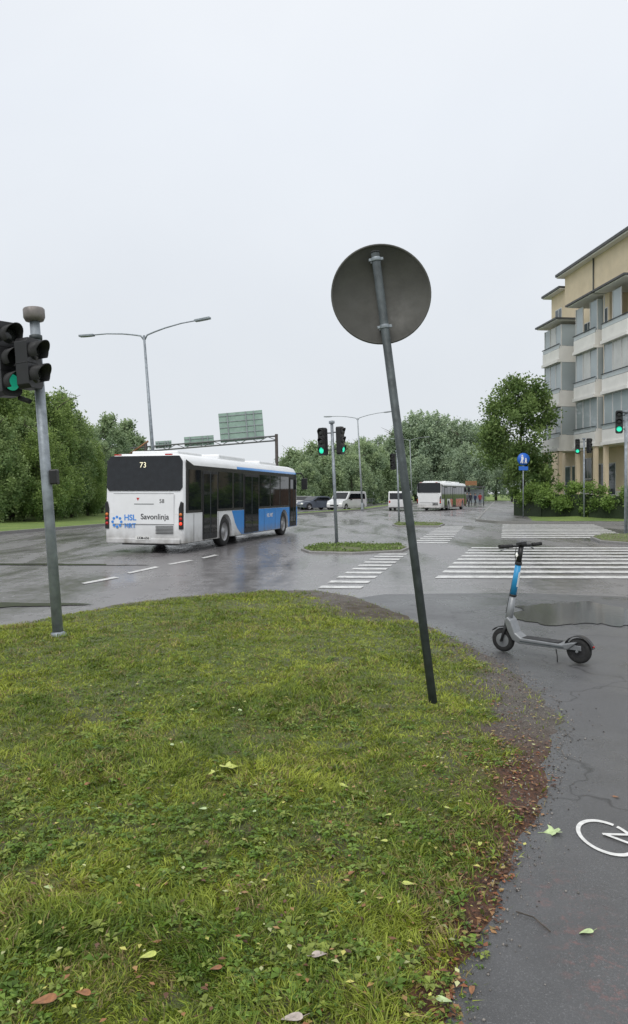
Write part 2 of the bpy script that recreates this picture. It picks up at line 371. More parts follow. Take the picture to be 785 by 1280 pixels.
th=rng.uniform(0,2*np.pi,nb); la=rng.uniform(0,2*np.pi,nb)*.6+vn(X,Y,7)*9; lean=Hh*rng.uniform(.3,2.0,nb)
Z=gzf(X,Y)-.004; sx,sy=np.cos(th)*Wd,np.sin(th)*Wd; lx,ly=np.cos(la)*lean,np.sin(la)*lean
P=np.zeros((nb,5,3)); P[:,0]=np.stack([X-sx,Y-sy,Z],1);P[:,1]=np.stack([X+sx,Y+sy,Z],1)
P[:,2]=np.stack([X+sx*.8+lx*.35,Y+sy*.8+ly*.35,Z+Hh*.65],1);P[:,3]=np.stack([X-sx*.8+lx*.35,Y-sy*.8+ly*.35,Z+Hh*.65],1)
P[:,4]=np.stack([X+lx,Y+ly,Z+Hh*.95],1)
b0=np.arange(nb)*5; F=np.concatenate([np.stack([b0,b0+1,b0+2],1),np.stack([b0,b0+2,b0+3],1),np.stack([b0+3,b0+2,b0+4],1)])
mixv=np.clip((vn(X,Y,1.9)-.5)*.7+(vn(X,Y,8)-.5)*.6+rng.random(nb)*.55+.24,0,1)
c=np.array([.11,.19,.022])*(1-mixv[:,None])+np.array([.44,.50,.070])*mixv[:,None]
dry=rng.random(nb)<(.06+.32*sstep((vn(X,Y,4)*.6+vn(X,Y,13)*.4-.52)/.2)); c[dry]=np.array([.46,.37,.16])*rng.uniform(.4,1.1,(dry.sum(),1))
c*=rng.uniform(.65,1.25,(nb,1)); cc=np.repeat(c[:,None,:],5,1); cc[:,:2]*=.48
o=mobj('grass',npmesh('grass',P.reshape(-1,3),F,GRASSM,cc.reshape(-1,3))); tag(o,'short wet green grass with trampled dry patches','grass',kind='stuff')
def rosettes(n,dmin,dmax,sz,name,label,cols,thr=.5):
    Y=np.exp(rng.uniform(math.log(dmin),math.log(dmax),n)); X=rng.uniform(-1,1,n)*(.56*Y+.7); s=sdf(inner,X,Y)
    k=(s>-.03)&(rng.random(n)<.10+.90*sstep((vn(X+9,Y,1.7)*.55+vn(X,Y,5)*.45-thr+.06)/.12)); X=X[k];Y=Y[k]; VV=[]
    for x,y in zip(X,Y): VV.append((x,y,random.randint(3,7)))
    zz=gzf(X,Y); V=[];C=[]
    for (x,y,nl),z in zip(VV,zz):
        a0=random.random()*6.28; base=cols[random.randrange(len(cols))]; S=sz*random.uniform(.35,1.25); lift=random.uniform(.002,.018)
        for i in range(nl):
            a=a0+i*6.28/nl+random.uniform(-.3,.3); L=S*random.uniform(.6,1.15); w=L*random.uniform(.2,.34); up=random.uniform(.0,.6)
            dx,dy=math.cos(a),math.sin(a); px_,py_=-dy,dx; h=z+.006+lift
            pts=[(x+dx*L*.12,y+dy*L*.12,h),(x+dx*L*.55+px_*w,y+dy*L*.55+py_*w,h+L*up*.6),(x+dx*L,y+dy*L,h+L*up*.5-.1*L),(x+dx*L*.55-px_*w,y+dy*L*.55-py_*w,h+L*up*.6+.002)]
            V+=pts; q=random.uniform(.55,1.2); C+=[tuple(v*q*.7 for v in base)]+[tuple(v*q for v in base)]*3
    V=np.array(V);F=np.arange(len(V)).reshape(-1,4); o=mobj(name,npmesh(name,V,F,GRASSM,np.array(C))); tag(o,label,'weeds',kind='stuff')
rosettes(9500,1.9,9.5,.038,'weed_cover','small broad-leaved weeds growing among the grass',[(.17,.29,.04),(.25,.38,.07),(.13,.23,.035),(.34,.42,.09)],.52)
rosettes(8000,1.9,6,.017,'clover_cover','tiny clover leaves spreading through the grass',[(.19,.32,.05),(.27,.39,.08),(.15,.26,.045)],.50)
def scatter_quads(name,label,cat,X,Y,Z,size,cols,mat):
    n=len(X); th=rng.uniform(0,6.28,n); s=size*rng.uniform(.5,1.4,n); V=np.zeros((n,4,3)); tilt=rng.uniform(-.5,.5,(n,2))
    for i,(a,b) in enumerate([(-1,0),(0,-.55),(1,0),(0,.55)]):
        dx=a*np.cos(th)-b*np.sin(th); dy=a*np.sin(th)+b*np.cos(th)
        V[:,i]=np.stack([X+dx*s,Y+dy*s,Z+.006+s*np.abs(dx*tilt[:,0]+dy*tilt[:,1])+(.3*s*(b!=0))],1)
    cols=np.array(cols); c=cols[rng.integers(0,len(cols),n)]*rng.uniform(.6,1.3,(n,1))
    o=mobj(name,npmesh(name,V.reshape(-1,3),np.arange(n*4).reshape(-1,4),mat,np.repeat(c,4,0))); tag(o,label,cat,kind='stuff')
n0=30000; Y=np.exp(rng.uniform(math.log(2),math.log(8.5),n0)); X=rng.uniform(-.3,2.5,n0); s1=sdf(inner,X,Y); s2=sdf(outer,X,Y)
k=(s2>-.06)&(np.abs(s1+.0)<.6)&(rng.random(n0)<.85*np.exp(-np.abs(s1+.02)/.20)*np.where(Y<5.1,1,.22)*(.15+1.2*vn(X,Y,6))); X=X[k];Y=Y[k]
scatter_quads('leaf_litter','rotting brown leaf litter along the path edge','leaves',X,Y,gzf(X,Y),.014,[(.25,.09,.04),(.14,.06,.035),(.32,.17,.07),(.08,.045,.03),(.38,.28,.11)],LITTER)
n0=3600; Y=np.exp(rng.uniform(math.log(2),math.log(12),n0)); X=rng.uniform(-1,1,n0)*(.55*Y+.5); s1=sdf(inner,X,Y); k=(sdf(outer,X,Y)>0.05)&(rng.random(n0)<.28+.72*np.exp(-np.maximum(s1,0)/.8)); X=X[k];Y=Y[k]
scatter_quads('leaf_scraps','small yellow and brown leaf scraps scattered on grass','leaves',X,Y,gzf(X,Y)+.020,.013,[(.5,.52,.25),(.5,.48,.12),(.30,.14,.06),(.18,.08,.04),(.34,.2,.08),(.12,.06,.035)],LITTER)
ov=np.array([(1,0,0),(-1,0,0),(0,1,0),(0,-1,0),(0,0,1),(0,0,-1)],float); of=np.array([(0,2,4),(2,1,4),(1,3,4),(3,0,4),(2,0,5),(1,2,5),(3,1,5),(0,3,5)])
n0=14000; Y=rng.uniform(2.2,9.5,n0); X=rng.uniform(.3,2.6,n0); s1=sdf(inner,X,Y); s2=sdf(outer,X,Y); k=(s2>-.25)&(s1<.05)&(rng.random(n0)<np.where(s2>0,1,.25*np.exp(s2/.08))); X=X[k];Y=Y[k]; n1=len(X)
s=rng.uniform(.003,.008,n1)**1.0; V=ov[None]*s[:,None,None]*rng.uniform(.6,1.3,(n1,6,1)); V=V+np.stack([X,Y,np.maximum(gzf(X,Y),.004)+s*.3],1)[:,None]
F=(of[None]+(np.arange(n1)*6)[:,None,None]).reshape(-1,3); c=np.repeat(np.array([.19,.175,.16])*rng.uniform(.3,1.8,(n1,1)),6,0)
o=mobj('gravel',npmesh('gravel',V.reshape(-1,3),F,LITTER,c)); tag(o,'loose grey gravel along the edge of the path','gravel',kind='stuff')
def leafobj(x,y,z,size,col,rot,label,lobed=False):
    m=M(); out=[]
    for i in range(16):
        t=i/16*2*math.pi; r=1+.0; 
        if lobed: r=.75+.3*math.cos(5*t)
        ax=math.cos(t)*size*r; ay=math.sin(t)*size*(.5 if not lobed else .9)*r; out.append((ax,ay,size*.12*math.sin(2*t+rot)+abs(ay)*.3))
    m.add([(0,0,.002)]+out,[(0,i+1,(i+1)%16+1) for i in range(16)],0,True); m.cyl((size*.9,0,.0),(size*1.6,.1*size,.004),size*.03,n=5)
    me_=m.obj('fallen_leaf',col,loc=(x,y,z)); me_.rotation_euler=(random.uniform(-.15,.15),random.uniform(-.15,.15),rot)
    tag(me_,label,'leaf','leaves fallen on the verge and path')
LY=MAT('leaf_yellow_green',(.45,.50,.12),.4,0,.25,60); LP=MAT('leaf_pale_green',(.45,.56,.28),.4,0,.25,60); LB=MAT('leaf_brown',(.27,.12,.05),.4,0,.35,60); LG=MAT('leaf_grey_pink',(.42,.36,.32),.5,0,.3,50)
YL='small yellow leaf lying on the grass'; PL='small pale leaf lying on the grass'; BL='brown curled leaf on the grass'
for px,py,s_,mt,lb,lo in [(285,963,.06,LY,'lobed yellow-green leaf lying on the grass',1),(268,970,.04,LY,'lobed yellow-green leaf lying on the grass',1),(430,988,.03,LY,YL,0),(253,1020,.022,LP,PL,0),(692,1042,.05,LP,'lobed pale green leaf on wet asphalt path',1),(733,1168,.03,LP,'pale green leaf on wet asphalt path',0),(400,1198,.032,LG,'pinkish grey dead leaf on the grass',0),(55,1257,.04,LB,BL,0),(365,1268,.036,LG,'pinkish grey dead leaf on the grass',0),(555,1234,.028,LP,'pale green leaf at the grass edge',0),(185,1202,.03,LY,YL,0),(600,1050,.018,LY,YL,0),(485,1018,.02,LY,YL,0),(103,1248,.03,LB,BL,0),(510,1100,.026,LY,YL,0),(110,983,.025,LB,BL,0),(215,940,.024,LP,PL,0),(590,1213,.02,LB,BL,0),(620,970,.022,LB,BL,0),(300,895,.03,LP,PL,0),(240,890,.022,LY,YL,0),(770,998,.02,LB,'small dark wet leaf on asphalt',0),(270,1212,.022,LB,BL,0),(318,1026,.018,LP,PL,0),(560,1008,.02,LY,YL,0),(440,1090,.02,LB,BL,0),(60,1120,.02,LP,PL,0),(480,1050,.018,LY,YL,0),(530,960,.02,LB,BL,0),(170,860,.02,LY,YL,0)]:
    x,y=G(px,py,.08 if px<640 else 0); z=(float(gzf(np.array([x]),np.array([y]))[0])+.026) if px<640 else .008
    leafobj(x,y,z,s_,mt,random.uniform(0,6.28),lb,lo)
m=M(); p=[G(645,1143),G(667,1150),G(688,1167)]; m.tube([(p[0][0],p[0][1],.012),(p[1][0],p[1][1],.012),(p[2][0],p[2][1],.008)],.0025,6); tag(m.obj('twig',BARK),'thin dark twig lying on wet asphalt','twig')
# road markings
mk=M(); Zm=.009
def quad(pts,z=Zm): mk.add([(x,y,z) for x,y in pts],[(0,1,2,3)])
for i in range(9):
    y=15.0+i*1.02; x0=2.45+(y-15)*.30; quad([(x0,y),(x0+7,y-.15),(x0+7.1,y+.33),(x0+.15,y+.45)])
for i in range(10):
    y=28.6+i*1.3; x0=7.1+(y-28)*.26; quad([(x0,y),(x0+5.0,y-.1),(x0+5.2,y+.66),(x0+.15,y+.72)])
for i in range(10):
    y=13.4+i*.82; x0=.02+(y-13.2)*.235; quad([(x0,y),(x0+.78,y-.05),(x0+.86,y+.30),(x0+.08,y+.34)])
for i in range(11):
    y=25.5+i*1.25; x0=3.4+(y-25.5)*.245; quad([(x0,y),(x0+1.2,y-.05),(x0+1.3,y+.45),(x0+.1,y+.5)])
for (a,b) in [((110,730),(147,722)),((166,717),(198,709)),((216,706),(240,701)),((258,698),(272,694))]:
    p=G(*a);q=G(*b); quad([(p[0]-.05,p[1]-.06),(q[0]+.05,q[1]-.06),(q[0]-.10,q[1]+.10),(p[0]-.16,p[1]+.10)])
struct(mk.obj('road_markings',PNT))
bk=M(); cx0,cy0=G(758,1048); Zb=.008
def ringp(cx,cy,rx,ry,t,n=48):
    v=[];
    for i in range(n):
        a=2*math.pi*i/n; v+=[(cx+rx*math.cos(a),cy+ry*math.sin(a),Zb),(cx+(rx-t)*math.cos(a),cy+(ry-t*1.5)*math.sin(a),Zb)]
    bk.add(v,[(2*i,2*((i+1)%n),2*((i+1)%n)+1,2*i+1) for i in range(n) if i not in (5,)])
def linep(a,b,t,z=Zb+.003):
    a=Vector((*a,z));b=Vector((*b,z)); d=(b-a).normalized(); q=Vector((-d.y,d.x,0))*t/2; bk.add([a-q,b-q,b+q,a+q],[(0,1,2,3)])
ringp(cx0,cy0,.135,.20,.020); x1=cx0+.55; ringp(x1,cy0,.135,.20,.020)
linep((cx0-.01,cy0+.025),(cx0+.16,cy0+.015),.022); linep((cx0,cy0+.02),(cx0+.10,cy0-.10),.02,Zb+.005); linep((cx0+.16,cy0+.02),(cx0+.28,cy0-.26),.022,Zb+.006); linep((cx0+.28,cy0-.26),(x1,cy0),.022,Zb+.008)
linep((cx0+.08,cy0-.33),(cx0+.2,cy0-.335),.03)
struct(bk.obj('cycle_symbol_marking',PNTC))
def puddle(name,cx,cy,rx,ry,seed,z=.013):
    random.seed(seed); ph=[random.uniform(0,6.28) for _ in range(7)]; pts=[]
    for i in range(110):
        t=i/110*2*math.pi; r=1+.14*math.sin(2*t+ph[0])+.12*math.sin(3*t+ph[1])+.09*math.sin(5*t+ph[2])+.06*math.sin(9*t+ph[3])+.04*math.sin(14*t+ph[4])+.03*math.sin(23*t+ph[5])+.02*math.sin(37*t+ph[6]); pts.append((cx+rx*r*math.cos(t),cy+ry*r*math.sin(t)))
    return sheet(name,pts,z,WATER)
px_,py_=G(735,768); puddle('puddle',px_,py_,.95,1.15,3)
px_,py_=G(10,757); puddle('puddle',px_-1.2,py_,2.0,.30,8)
px_,py_=G(40,706); puddle('puddle',px_-.5,py_,3.2,.20,11)
# islands
BROWNSOIL=GRND('island_soil',(.12,.12,.06),(.15,.16,.08),(.12,.18,.05),3)
def island(poly,label,plants,h=.13,ph=.08):
    cx=sum(p[0] for p in poly)/len(poly); cy=sum(p[1] for p in poly)/len(poly)
    inn=[(cx+(x-cx)*.95,cy+(y-cy)*.93) for x,y in poly]
    m=M(); m.prism(poly,XY,-.02,h); k=struct(m.obj('traffic_island',KERB,bevel=.02))
    m=M(); m.prism(inn,XY,h-.02,h+.012); struct(m.obj('island_soil',BROWNSOIL))
    if plants:
        n=plants; xs_=[p[0] for p in inn]; ys_=[p[1] for p in inn]; X=rng.uniform(min(xs_),max(xs_),n);Y=rng.uniform(min(ys_),max(ys_),n); kk=(sdf(inn,X,Y)>-.02)&(vn(X,Y,1.7)>.38); X=X[kk];Y=Y[kk]; n=len(X)
        Z=h+rng.random(n)**1.5*ph*(.3+vn(X,Y,4)); V=np.zeros((n,4,3)); d=rng.normal(size=(n,2,3)); d/=np.linalg.norm(d,axis=2,keepdims=True); s=.034*rng.uniform(.6,1.3,(n,1)); P0=np.stack([X,Y,Z],1)
        V[:,0]=P0+d[:,0]*s;V[:,1]=P0+d[:,1]*s*.6;V[:,2]=P0-d[:,0]*s;V[:,3]=P0-d[:,1]*s*.6; V[:,:,2]=np.maximum(V[:,:,2],h+.013)
        c=np.repeat(np.array([.19,.28,.07])*rng.uniform(.35,1.4,(n,1)),4,0); o=mobj('ground_cover',npmesh('ground_cover',V.reshape(-1,3),np.arange(n*4).reshape(-1,4),GRASSM,c)); tag(o,label,'plants',kind='stuff')
island([G(376,688),G(386,691.5),G(440,693),G(503,690),G(512,686),G(500,682),G(440,681),G(395,683)],'low green plants covering the traffic island',6000,.06)
island([G(490,657),G(497,659),G(550,659),G(556,656),G(545,654.5),G(495,654.5)],'low green plants covering the small island',2000,.08)
island([G(738,674),G(750,679),G(790,682),G(900,685),G(900,670),G(752,670)],'low green plants on the side street island',2500,.1)
md=[(-8.6,33),(-8.2,32.2),(-7.6,33),(-6.7,37),(-2.0,57),(5.6,78),(12.5,110),(20,140),(18.5,140),(11,110),(4.2,78),(-3.5,57),(-7.9,36.5)]
m=M(); m.prism(md,XY,-.02,.12); struct(m.obj('median_kerb',KERB))
m=M(); m.prism([(-8.3,33.2),(-7.8,33.3),(-6.9,37),(-2.2,57),(5.4,78),(12.3,110),(19.7,140),(18.8,140),(11.2,110),(4.4,78),(-3.3,57),(-7.7,36.6)],XY,.1,.14); struct(m.obj('median_grass',FARGRASS))
# ------------------------------------------------------------- buses
Ub=math.atan2(.969,.247)
SIDE=((1,0,0),(0,0,1),(0,-1,0)); REAR=((0,-1,0),(0,0,1),(-1,0,0))
def arc(cx,cz,r,a0,a1,n=12): return [(cx+r*math.cos(a0+(a1-a0)*i/n),cz+r*math.sin(a0+(a1-a0)*i/n)) for i in range(n+1)]
def wheel(parent,c,r,w,name='wheel',side=-1):
    m=M(); m.lathe(c,(0,side,0),[(r*.62,-w*.5),(r*.9,-w*.5),(r,-w*.35),(r,w*.35),(r*.92,w*.5),(r*.62,w*.46)],28); t=m
    wo=t.obj(name,RUB,parent)
    m=M(); m.lathe(c,(0,side,0),[(r*.64,w*.45),(r*.58,w*.30),(r*.3,w*.22),(r*.22,w*.42),(.001,w*.44)],24); m.cyl(Vector(c)-Vector((0,side*w*.3,0)),Vector(c)+Vector((0,side*w*.25,0)),r*.6,n=20); m.obj('rim',RIM,wo)
    return wo
def bus(loc,label,p2,rearglass,marks,ang=Ub,top2=None):
    top2=top2 or p2
    R=root('bus',label,'bus',loc,(0,0,ang))
    prof=[(-1.25,1.13),(-1.25,2.42),(-1.22,2.64),(-1.12,2.80),(-.9,2.88),(.9,2.88),(1.12,2.80),(1.22,2.64),(1.25,2.42),(1.25,1.13)]
    rings=[(.0,.94),(.04,.975),(.12,.995),(.22,1),(4.4,1),(11.75,1),(11.93,.985),(12,.95)]
    m=M(); V=[];n_=len(prof)
    for x,s in rings:
        for y,z in prof: V.append((x+(.0 if x>.2 else (z-1.13)*.05),y*s,1.13+(z-1.13)*(s if x<.2 or x>11 else 1)))
    for k in range(len(rings)-1):
        for i in range(n_-1):
            mi=1 if (rings[k][0]>=3.7 and i in(1,7)) else 0
            m.add([V[k*n_+i],V[k*n_+i+1],V[(k+1)*n_+i+1],V[(k+1)*n_+i]],[(0,1,2,3)],mi,True)
    m.add(V[:n_],[tuple(range(n_))]); m.add(V[-n_:],[tuple(range(n_))],1)
    m.obj('body',[WHITE,top2],R)
    low=[(0.10,1.128),(.10,.30),(2.68,.30)]+arc(3.28,.48,.58,math.pi*1.1,-.1*math.pi)[0:]+[(3.9,.30),(9.35,.30)]+arc(9.95,.48,.58,math.pi*1.1,-.1*math.pi)+[(10.6,.30),(11.9,.30),(12,.75),(11.99,1.128)]
    m=M(); m.prism(low,XZ,-1.248,1.248,0)
    # rounded rear corner block
    m.prism([(.099,-1.248),(.045,-1.225),(.012,-1.18),(.0,-1.10),(.0,1.10),(.012,1.18),(.045,1.225),(.099,1.248)],XY,.30,1.128); m.obj('lower_body',WHITE,R)
    m=M(); m.box((6,0,.62),(11.4,1.7,.8)); m.obj('underbody',BLACKM,R)
    for sd,sg in((-1,-1),(1,1)):
        y0=sg*1.247; y1=sg*1.254
        m=M(); m.prism([(3.85,1.15),(4.0,.95),(4.15,.74),(4.4,.52),(4.8,.312),(9.36,.312)]+arc(9.95,.48,.585,math.pi*1.08,-.08*math.pi)+[(10.56,.312),(11.9,.312),(11.97,.75),(11.95,1.15)],XZ,y0,y1); m.obj('livery_panel',p2,R)
        m=M(); m.prism([(.14,1.16),(11.8,1.16),(11.8,2.55),(.7,2.55),(.16,2.70)],XZ,sg*1.246,sg*1.257); m.obj('window_surround',BLACK,R)
        doors=[(1.35,2.5),(5.05,6.6),(10.75,11.75)] if sg<0 else []
        wins=[(.3,1.25),(2.6,3.9),(4.0,4.95),(6.7,8.0),(8.08,9.3),(9.38,10.6)] if sg<0 else [(.3,1.9),(2,3.7),(3.8,5.5),(5.6,7.3),(7.4,9.1),(9.2,11.6)]
        for a,b in wins:
            m=M(); m.box(((a+b)/2,sg*1.259,1.83),(b-a-.05,.008,1.18)); m.obj('window',GLASS,R)
        for a,b in doors:
            m=M(); m.box(((a+b)/2,-1.258,1.37),(b-a,.03,2.08)); d_=m.obj('door',BLACKM,R,bevel=.01)
            mid=(a+b)/2
            for q0,q1 in((a,mid),(mid,b)):
                m=M(); m.box(((q0+q1)/2,-1.277,1.42),(q1-q0-.10,.010,1.8)); m.obj('door_glass',GLASS,d_)
            m=M(); m.box((mid,-1.279,1.37),(.02,.012,2.05)); m.obj('door_seal',GALVD,d_)
        for xq in ((.7,2.62,7.3,8.7) if sg<0 else (.7,2.62,4.6,7.3,8.7)):
            m=M(); m.box((xq,sg*1.2555,.73),(.012,.003,.82)); m.obj('panel_seam',BLACKM,R)
    for x in(3.28,9.95):
        for sg in(-1,1): wheel(R,(x,sg*1.08,.48),.48,.28,side=sg)
    pr=[(-1.12,1.80),(1.12,1.80),(1.195,1.9),(1.18,2.66),(1.08,2.81),(-1.08,2.81),(-1.18,2.66),(-1.195,1.9)]
    m=M(); m.prism(pr,lambda p,x:(x+(p[1]-1.13)*.05*.9,p[0],p[1]),-.028,.03); m.obj('rear_window',rearglass,R,bevel=.012)
    m=M(); m.box((-.012,0,1.28),(.02,1.9,.88)); 
    m.obj('engine_cover',WHITE,R,bevel=.008)
    m=M(); m.box((-.030,.0,.36),(.06,2.30,.16)); m.obj('bumper',WHITE,R,bevel=.03)
    m=M()
    for i in range(6): m.box((-.024,-.66,.58+i*.04),(.008,.55,.016))
    m.box((-.024,0,.835),(.004,1.9,.008)); m.box((-.024,0,1.72),(.004,1.9,.010)); m.obj('grille',BLACKM,R)
    for sg in(-1,1):
        m=M(); m.prism([(sg*1.10,.70),(sg*1.225,.70),(sg*1.225,1.45),(sg*1.16,1.5),(sg*1.10,1.3)],YZ,-.025,.06); t=m.obj('tail_light',BLACK,R,bevel=.01)
        for zz,mt in((.86,REDLIT if sg<0 else RED),(1.0,RED),(1.12,AMBER)):
            m=M(); m.lathe((-.026,sg*1.163,zz),(-1,0,0),[(.048,0),(.042,.018),(.001,.026)],16); m.obj('lamp',mt,t)
        m=M(); m.box((-.03,sg*.8,2.84),(.03,.22,.04)); m.obj('brake_light',RED,R)
    m=M(); m.box((-.066,0,.44),(.012,.46,.12)); m.obj('number_plate',PLATEM,R)
    m=M(); m.box((1.6,0,2.93),(1.8,1.5,.12)); m.obj('roof_unit',WHITE,R,bevel=.04)
    m=M(); m.box((5.0,0,2.95),(2.6,1.7,.17)); m.obj('roof_unit',WHITE,R,bevel=.05)
    m=M(); m.box((9.2,0,2.94),(2.2,1.6,.14)); m.obj('roof_unit',WHITE,R,bevel=.05)
    for sg in(-1,1):
        m=M(); m.tube([(11.9,sg*1.1,2.6),(12.3,sg*1.35,2.62),(12.4,sg*1.45,2.4)],.03); m.box((12.38,sg*1.47,2.15),(.12,.26,.5)); m.obj('mirror',BLACK,R,bevel=.02)
    m=M(); m.prism([(-1.15,1.1),(1.15,1.1),(1.12,2.4),(-1.12,2.4)],YZ,11.99,12.02); m.obj('windscreen',GLASS,R)
    if marks:
        text('73',.22,REAR,(-.0,.02,2.54),DISPLAY,R,'route_number')
        text('58',.16,REAR,(-.026,-.58,1.50),TXTB,R,'fleet_number')
        text('Savonlinja',.225,REAR,(-.026,-.36,1.05),TXTB,R,'operator_lettering',bold=.002)
        text('HSL',.23,REAR,(-.026,.42,1.02),TXTBL,R,'transit_lettering',bold=.006); text('HRT',.19,REAR,(-.026,.42,.79),TXTBL,R,'transit_lettering',bold=.003)
        for i in range(8):
            m=M(); a=i*math.pi/4; c=Vector((-.026,.84+.14*math.cos(a),.90+.14*math.sin(a))); m.cyl(c+Vector((.006,0,0)),c-Vector((.004,0,0)),.042,n=8); m.obj('transit_emblem',TXTBL,R)
        m=M(); m.add([(-.026,.22,1.60),(-.026,.12,1.60),(-.026,.17,1.51)],[(0,1,2)]); m.obj('maker_badge',RED,R)
        m=M(); m.box((-.026,-.02,1.42),(.006,.62,.018)); m.obj('badge_strip',GALVD,R)
        text('LKM-656',.10,REAR,(-.074,-.02,.44),TXTB,R,'plate_lettering',bold=.002)
        text('HSL HRT',.20,SIDE,(8.0,-1.258,.88),TXTW,R,'transit_lettering',bold=.003)
    return R
bus((-4.91,21.31,0),'white and blue city bus number 73 on wet road',BLUE,GLASS,True)
bx2=AT(536,74); bus((bx2,74,0),'white and red bus stopped further along the road',ORANGE,GLASS,False,Ub-.16,WHITE)
# ------------------------------------------------------------- cars
def car(loc,ang,label,paint,van=False):
    R=root('parked_van' if van else 'parked_car',label,'van' if van else 'car',loc,(0,0,ang))
    L,Wd,H=(4.9,.95,1.95) if van else (4.3,.88,1.45)
    if van: body=[(0,.35),(0,1.0),(.15,1.85),(.4,1.95),(3.4,1.93),(4.0,1.15),(4.75,.95),(4.9,.6),(4.9,.3)]
    else: body=[(0,.35),(.02,.85),(.3,1.0),(.9,1.38),(1.4,1.45),(2.4,1.42),(3.1,.98),(4.05,.82),(4.3,.6),(4.3,.28)]
    fx,rx=L-.85,.8
    poly=body+arc(fx,.33,.38,-.08*math.pi,1.08*math.pi,10)+arc(rx,.33,.38,-.08*math.pi,1.08*math.pi,10)
    m=M(); m.prism(poly,XZ,-Wd,Wd); m.obj('body',paint,R,bevel=.03,seg=2)
    m=M(); m.box((L/2,0,.5),(L-.4,1.3,.4)); m.obj('underbody',BLACKM,R)
    for s in(-1,1):
        g_=[(.3,1.15),(.45,1.72),(3.25,1.72),(3.75,1.15)] if van else [(.75,.98),(1.05,1.3),(2.35,1.32),(2.95,.98)]
        m=M(); m.prism(g_,XZ,s*(Wd-.01),s*(Wd+.008)); m.obj('side_window',GLASS,R)
        for x in(fx,rx): wheel(R,(x,s*(Wd-.1),.33),.33,.2,side=s)
        m=M(); m.box((L-.02,s*(Wd-.22),.68),(.08,.3,.14)); m.obj('headlight',HEADL,R,bevel=.02)
        m=M(); m.box((.02,s*(Wd-.14),.9),(.06,.16,.24)); m.obj('tail_light',RED,R,bevel=.02)
        m=M(); m.box((3.3 if van else 2.75,s*(Wd+.12),1.12 if van else .98),(.1,.2,.14)); m.obj('mirror',BLACK,R,bevel=.02)
    a,b=((3.38,1.90),(4.0,1.18)) if van else ((2.42,1.40),(3.06,1.0))
    m=M(); nx,nz=.02,.02; m.add([(a[0]+nx,-Wd*.88,a[1]+nz),(a[0]+nx,Wd*.88,a[1]+nz),(b[0]+nx,Wd*.88,b[1]+nz),(b[0]+nx,-Wd*.88,b[1]+nz)],[(0,1,2,3)]); m.obj('windscreen',GLASS,R)
    a,b=((.14,1.75),(.02,1.15)) if van else ((.85,1.36),(.32,1.03))
    m=M(); m.add([(a[0]-.03,-Wd*.85,a[1]+.02),(a[0]-.03,Wd*.85,a[1]+.02),(b[0]-.03,Wd*.85,b[1]+.02),(b[0]-.03,-Wd*.85,b[1]+.02)],[(0,1,2,3)]); m.obj('rear_window',GLASS,R)
    m=M(); m.box((L+.01,0,.5),(.03,1.0,.14)); m.obj('grille',BLACKM,R)
    return R
car((AT(414,80),80,0),math.radians(215),'dark grey car standing in the opposite lane',CARGREY)
car((AT(449,80),80,0),math.radians(235),'white van standing in the opposite lane',CARWHITE,True)
car((AT(380,78)+.3,82,0),Ub+math.pi,'white car approaching beyond the median',CARWHITE)
car((AT(493,77),74,0),Ub,'white van driving away along the main road',CARWHITE,True)
# ------------------------------------------------------------- signals
def head(parent,c,yaw,n,lit=None,k=1.0,gm=None):
    h=(n*.29+.05)*k; Rz=Matrix.Rotation(yaw,3,'Z'); c=Vector(c)
    T=lambda p:c+Rz@Vector(p)
    w_=.14*k; q=.05*k
    m=M(); m.prism([(-w_,-h/2+q),(-w_*.7,-h/2),(w_*.7,-h/2),(w_,-h/2+q),(w_,h/2-q),(w_*.7,h/2),(-w_*.7,h/2),(-w_,h/2-q)],lambda p,y:tuple(T((p[0],y,p[1]))),-.09*k,.09*k)
    for i in range(1,n): m.box(T((0,0,h/2-(.025+i*.29)*k)),(.29*k,.19*k,.012),0,Rz)
    H=m.obj('signal_head',BLACK,parent,bevel=.012)
    for i in range(n):
        z=h/2-(.17+i*.29)*k
        m=M(); m.lathe(T((0,-.088*k,z)),Rz@Vector((0,-1,0)),[(.105*k,0),(.09*k,.018),(.05*k,.03),(.001,.034)],20); m.obj('signal_lens',(gm or GREENLIT) if lit==i else LENSD,H)
        m=M(); V=[];K=18; far=.29 if gm is None else .20
        for yy in(-.09*k,-far*k):
            for r in(.122*k,.112*k):
                for j in range(K+1):
                    a=math.radians(-40)+math.radians(260)*j/K
                    yq=yy if yy>-.15*k else yy+.08*k*(1-max(0,math.sin(a)))
                    V.append(T((r*math.cos(a),yq,z+r*math.sin(a))))
        K1=K+1; f=[]
        for j in range(K): f+=[(j,j+1,2*K1+j+1,2*K1+j),(K1+j,K1+j+1,3*K1+j+1,3*K1+j),(2*K1+j,2*K1+j+1,3*K1+j+1,3*K1+j)]
        m.add(V,f,0,True); m.obj('visor',BLACKM,H)
    return H
bxx,byy=G(73,797,.06); 
S=root('traffic_light','grey steel traffic light pole with two black heads on grass','traffic light',(bxx,byy,.05),(0,math.radians(-4.3),0))
m=M(); m.cyl((0,0,-.3),(0,0,3.69),.060,.056,20); m.lathe((0,0,0),(0,0,1),[(.095,0),(.095,.05),(.065,.08)],20); m.obj('pole',GALV,S)
m=M(); m.lathe((0,0,3.66),(0,0,1),[(.06,0),(.10,.01),(.12,.05),(.12,.14),(.11,.155),(.001,.16)],24); m.obj('pole_cap',MAT('cap_grey',(.22,.20,.19),.5,.4,.2,12),S)
head(S,(-.33,-.08,3.23),math.radians(55),3,2,.92)
head(S,(-.03,-.19,3.14),math.radians(72),2,None,.90)
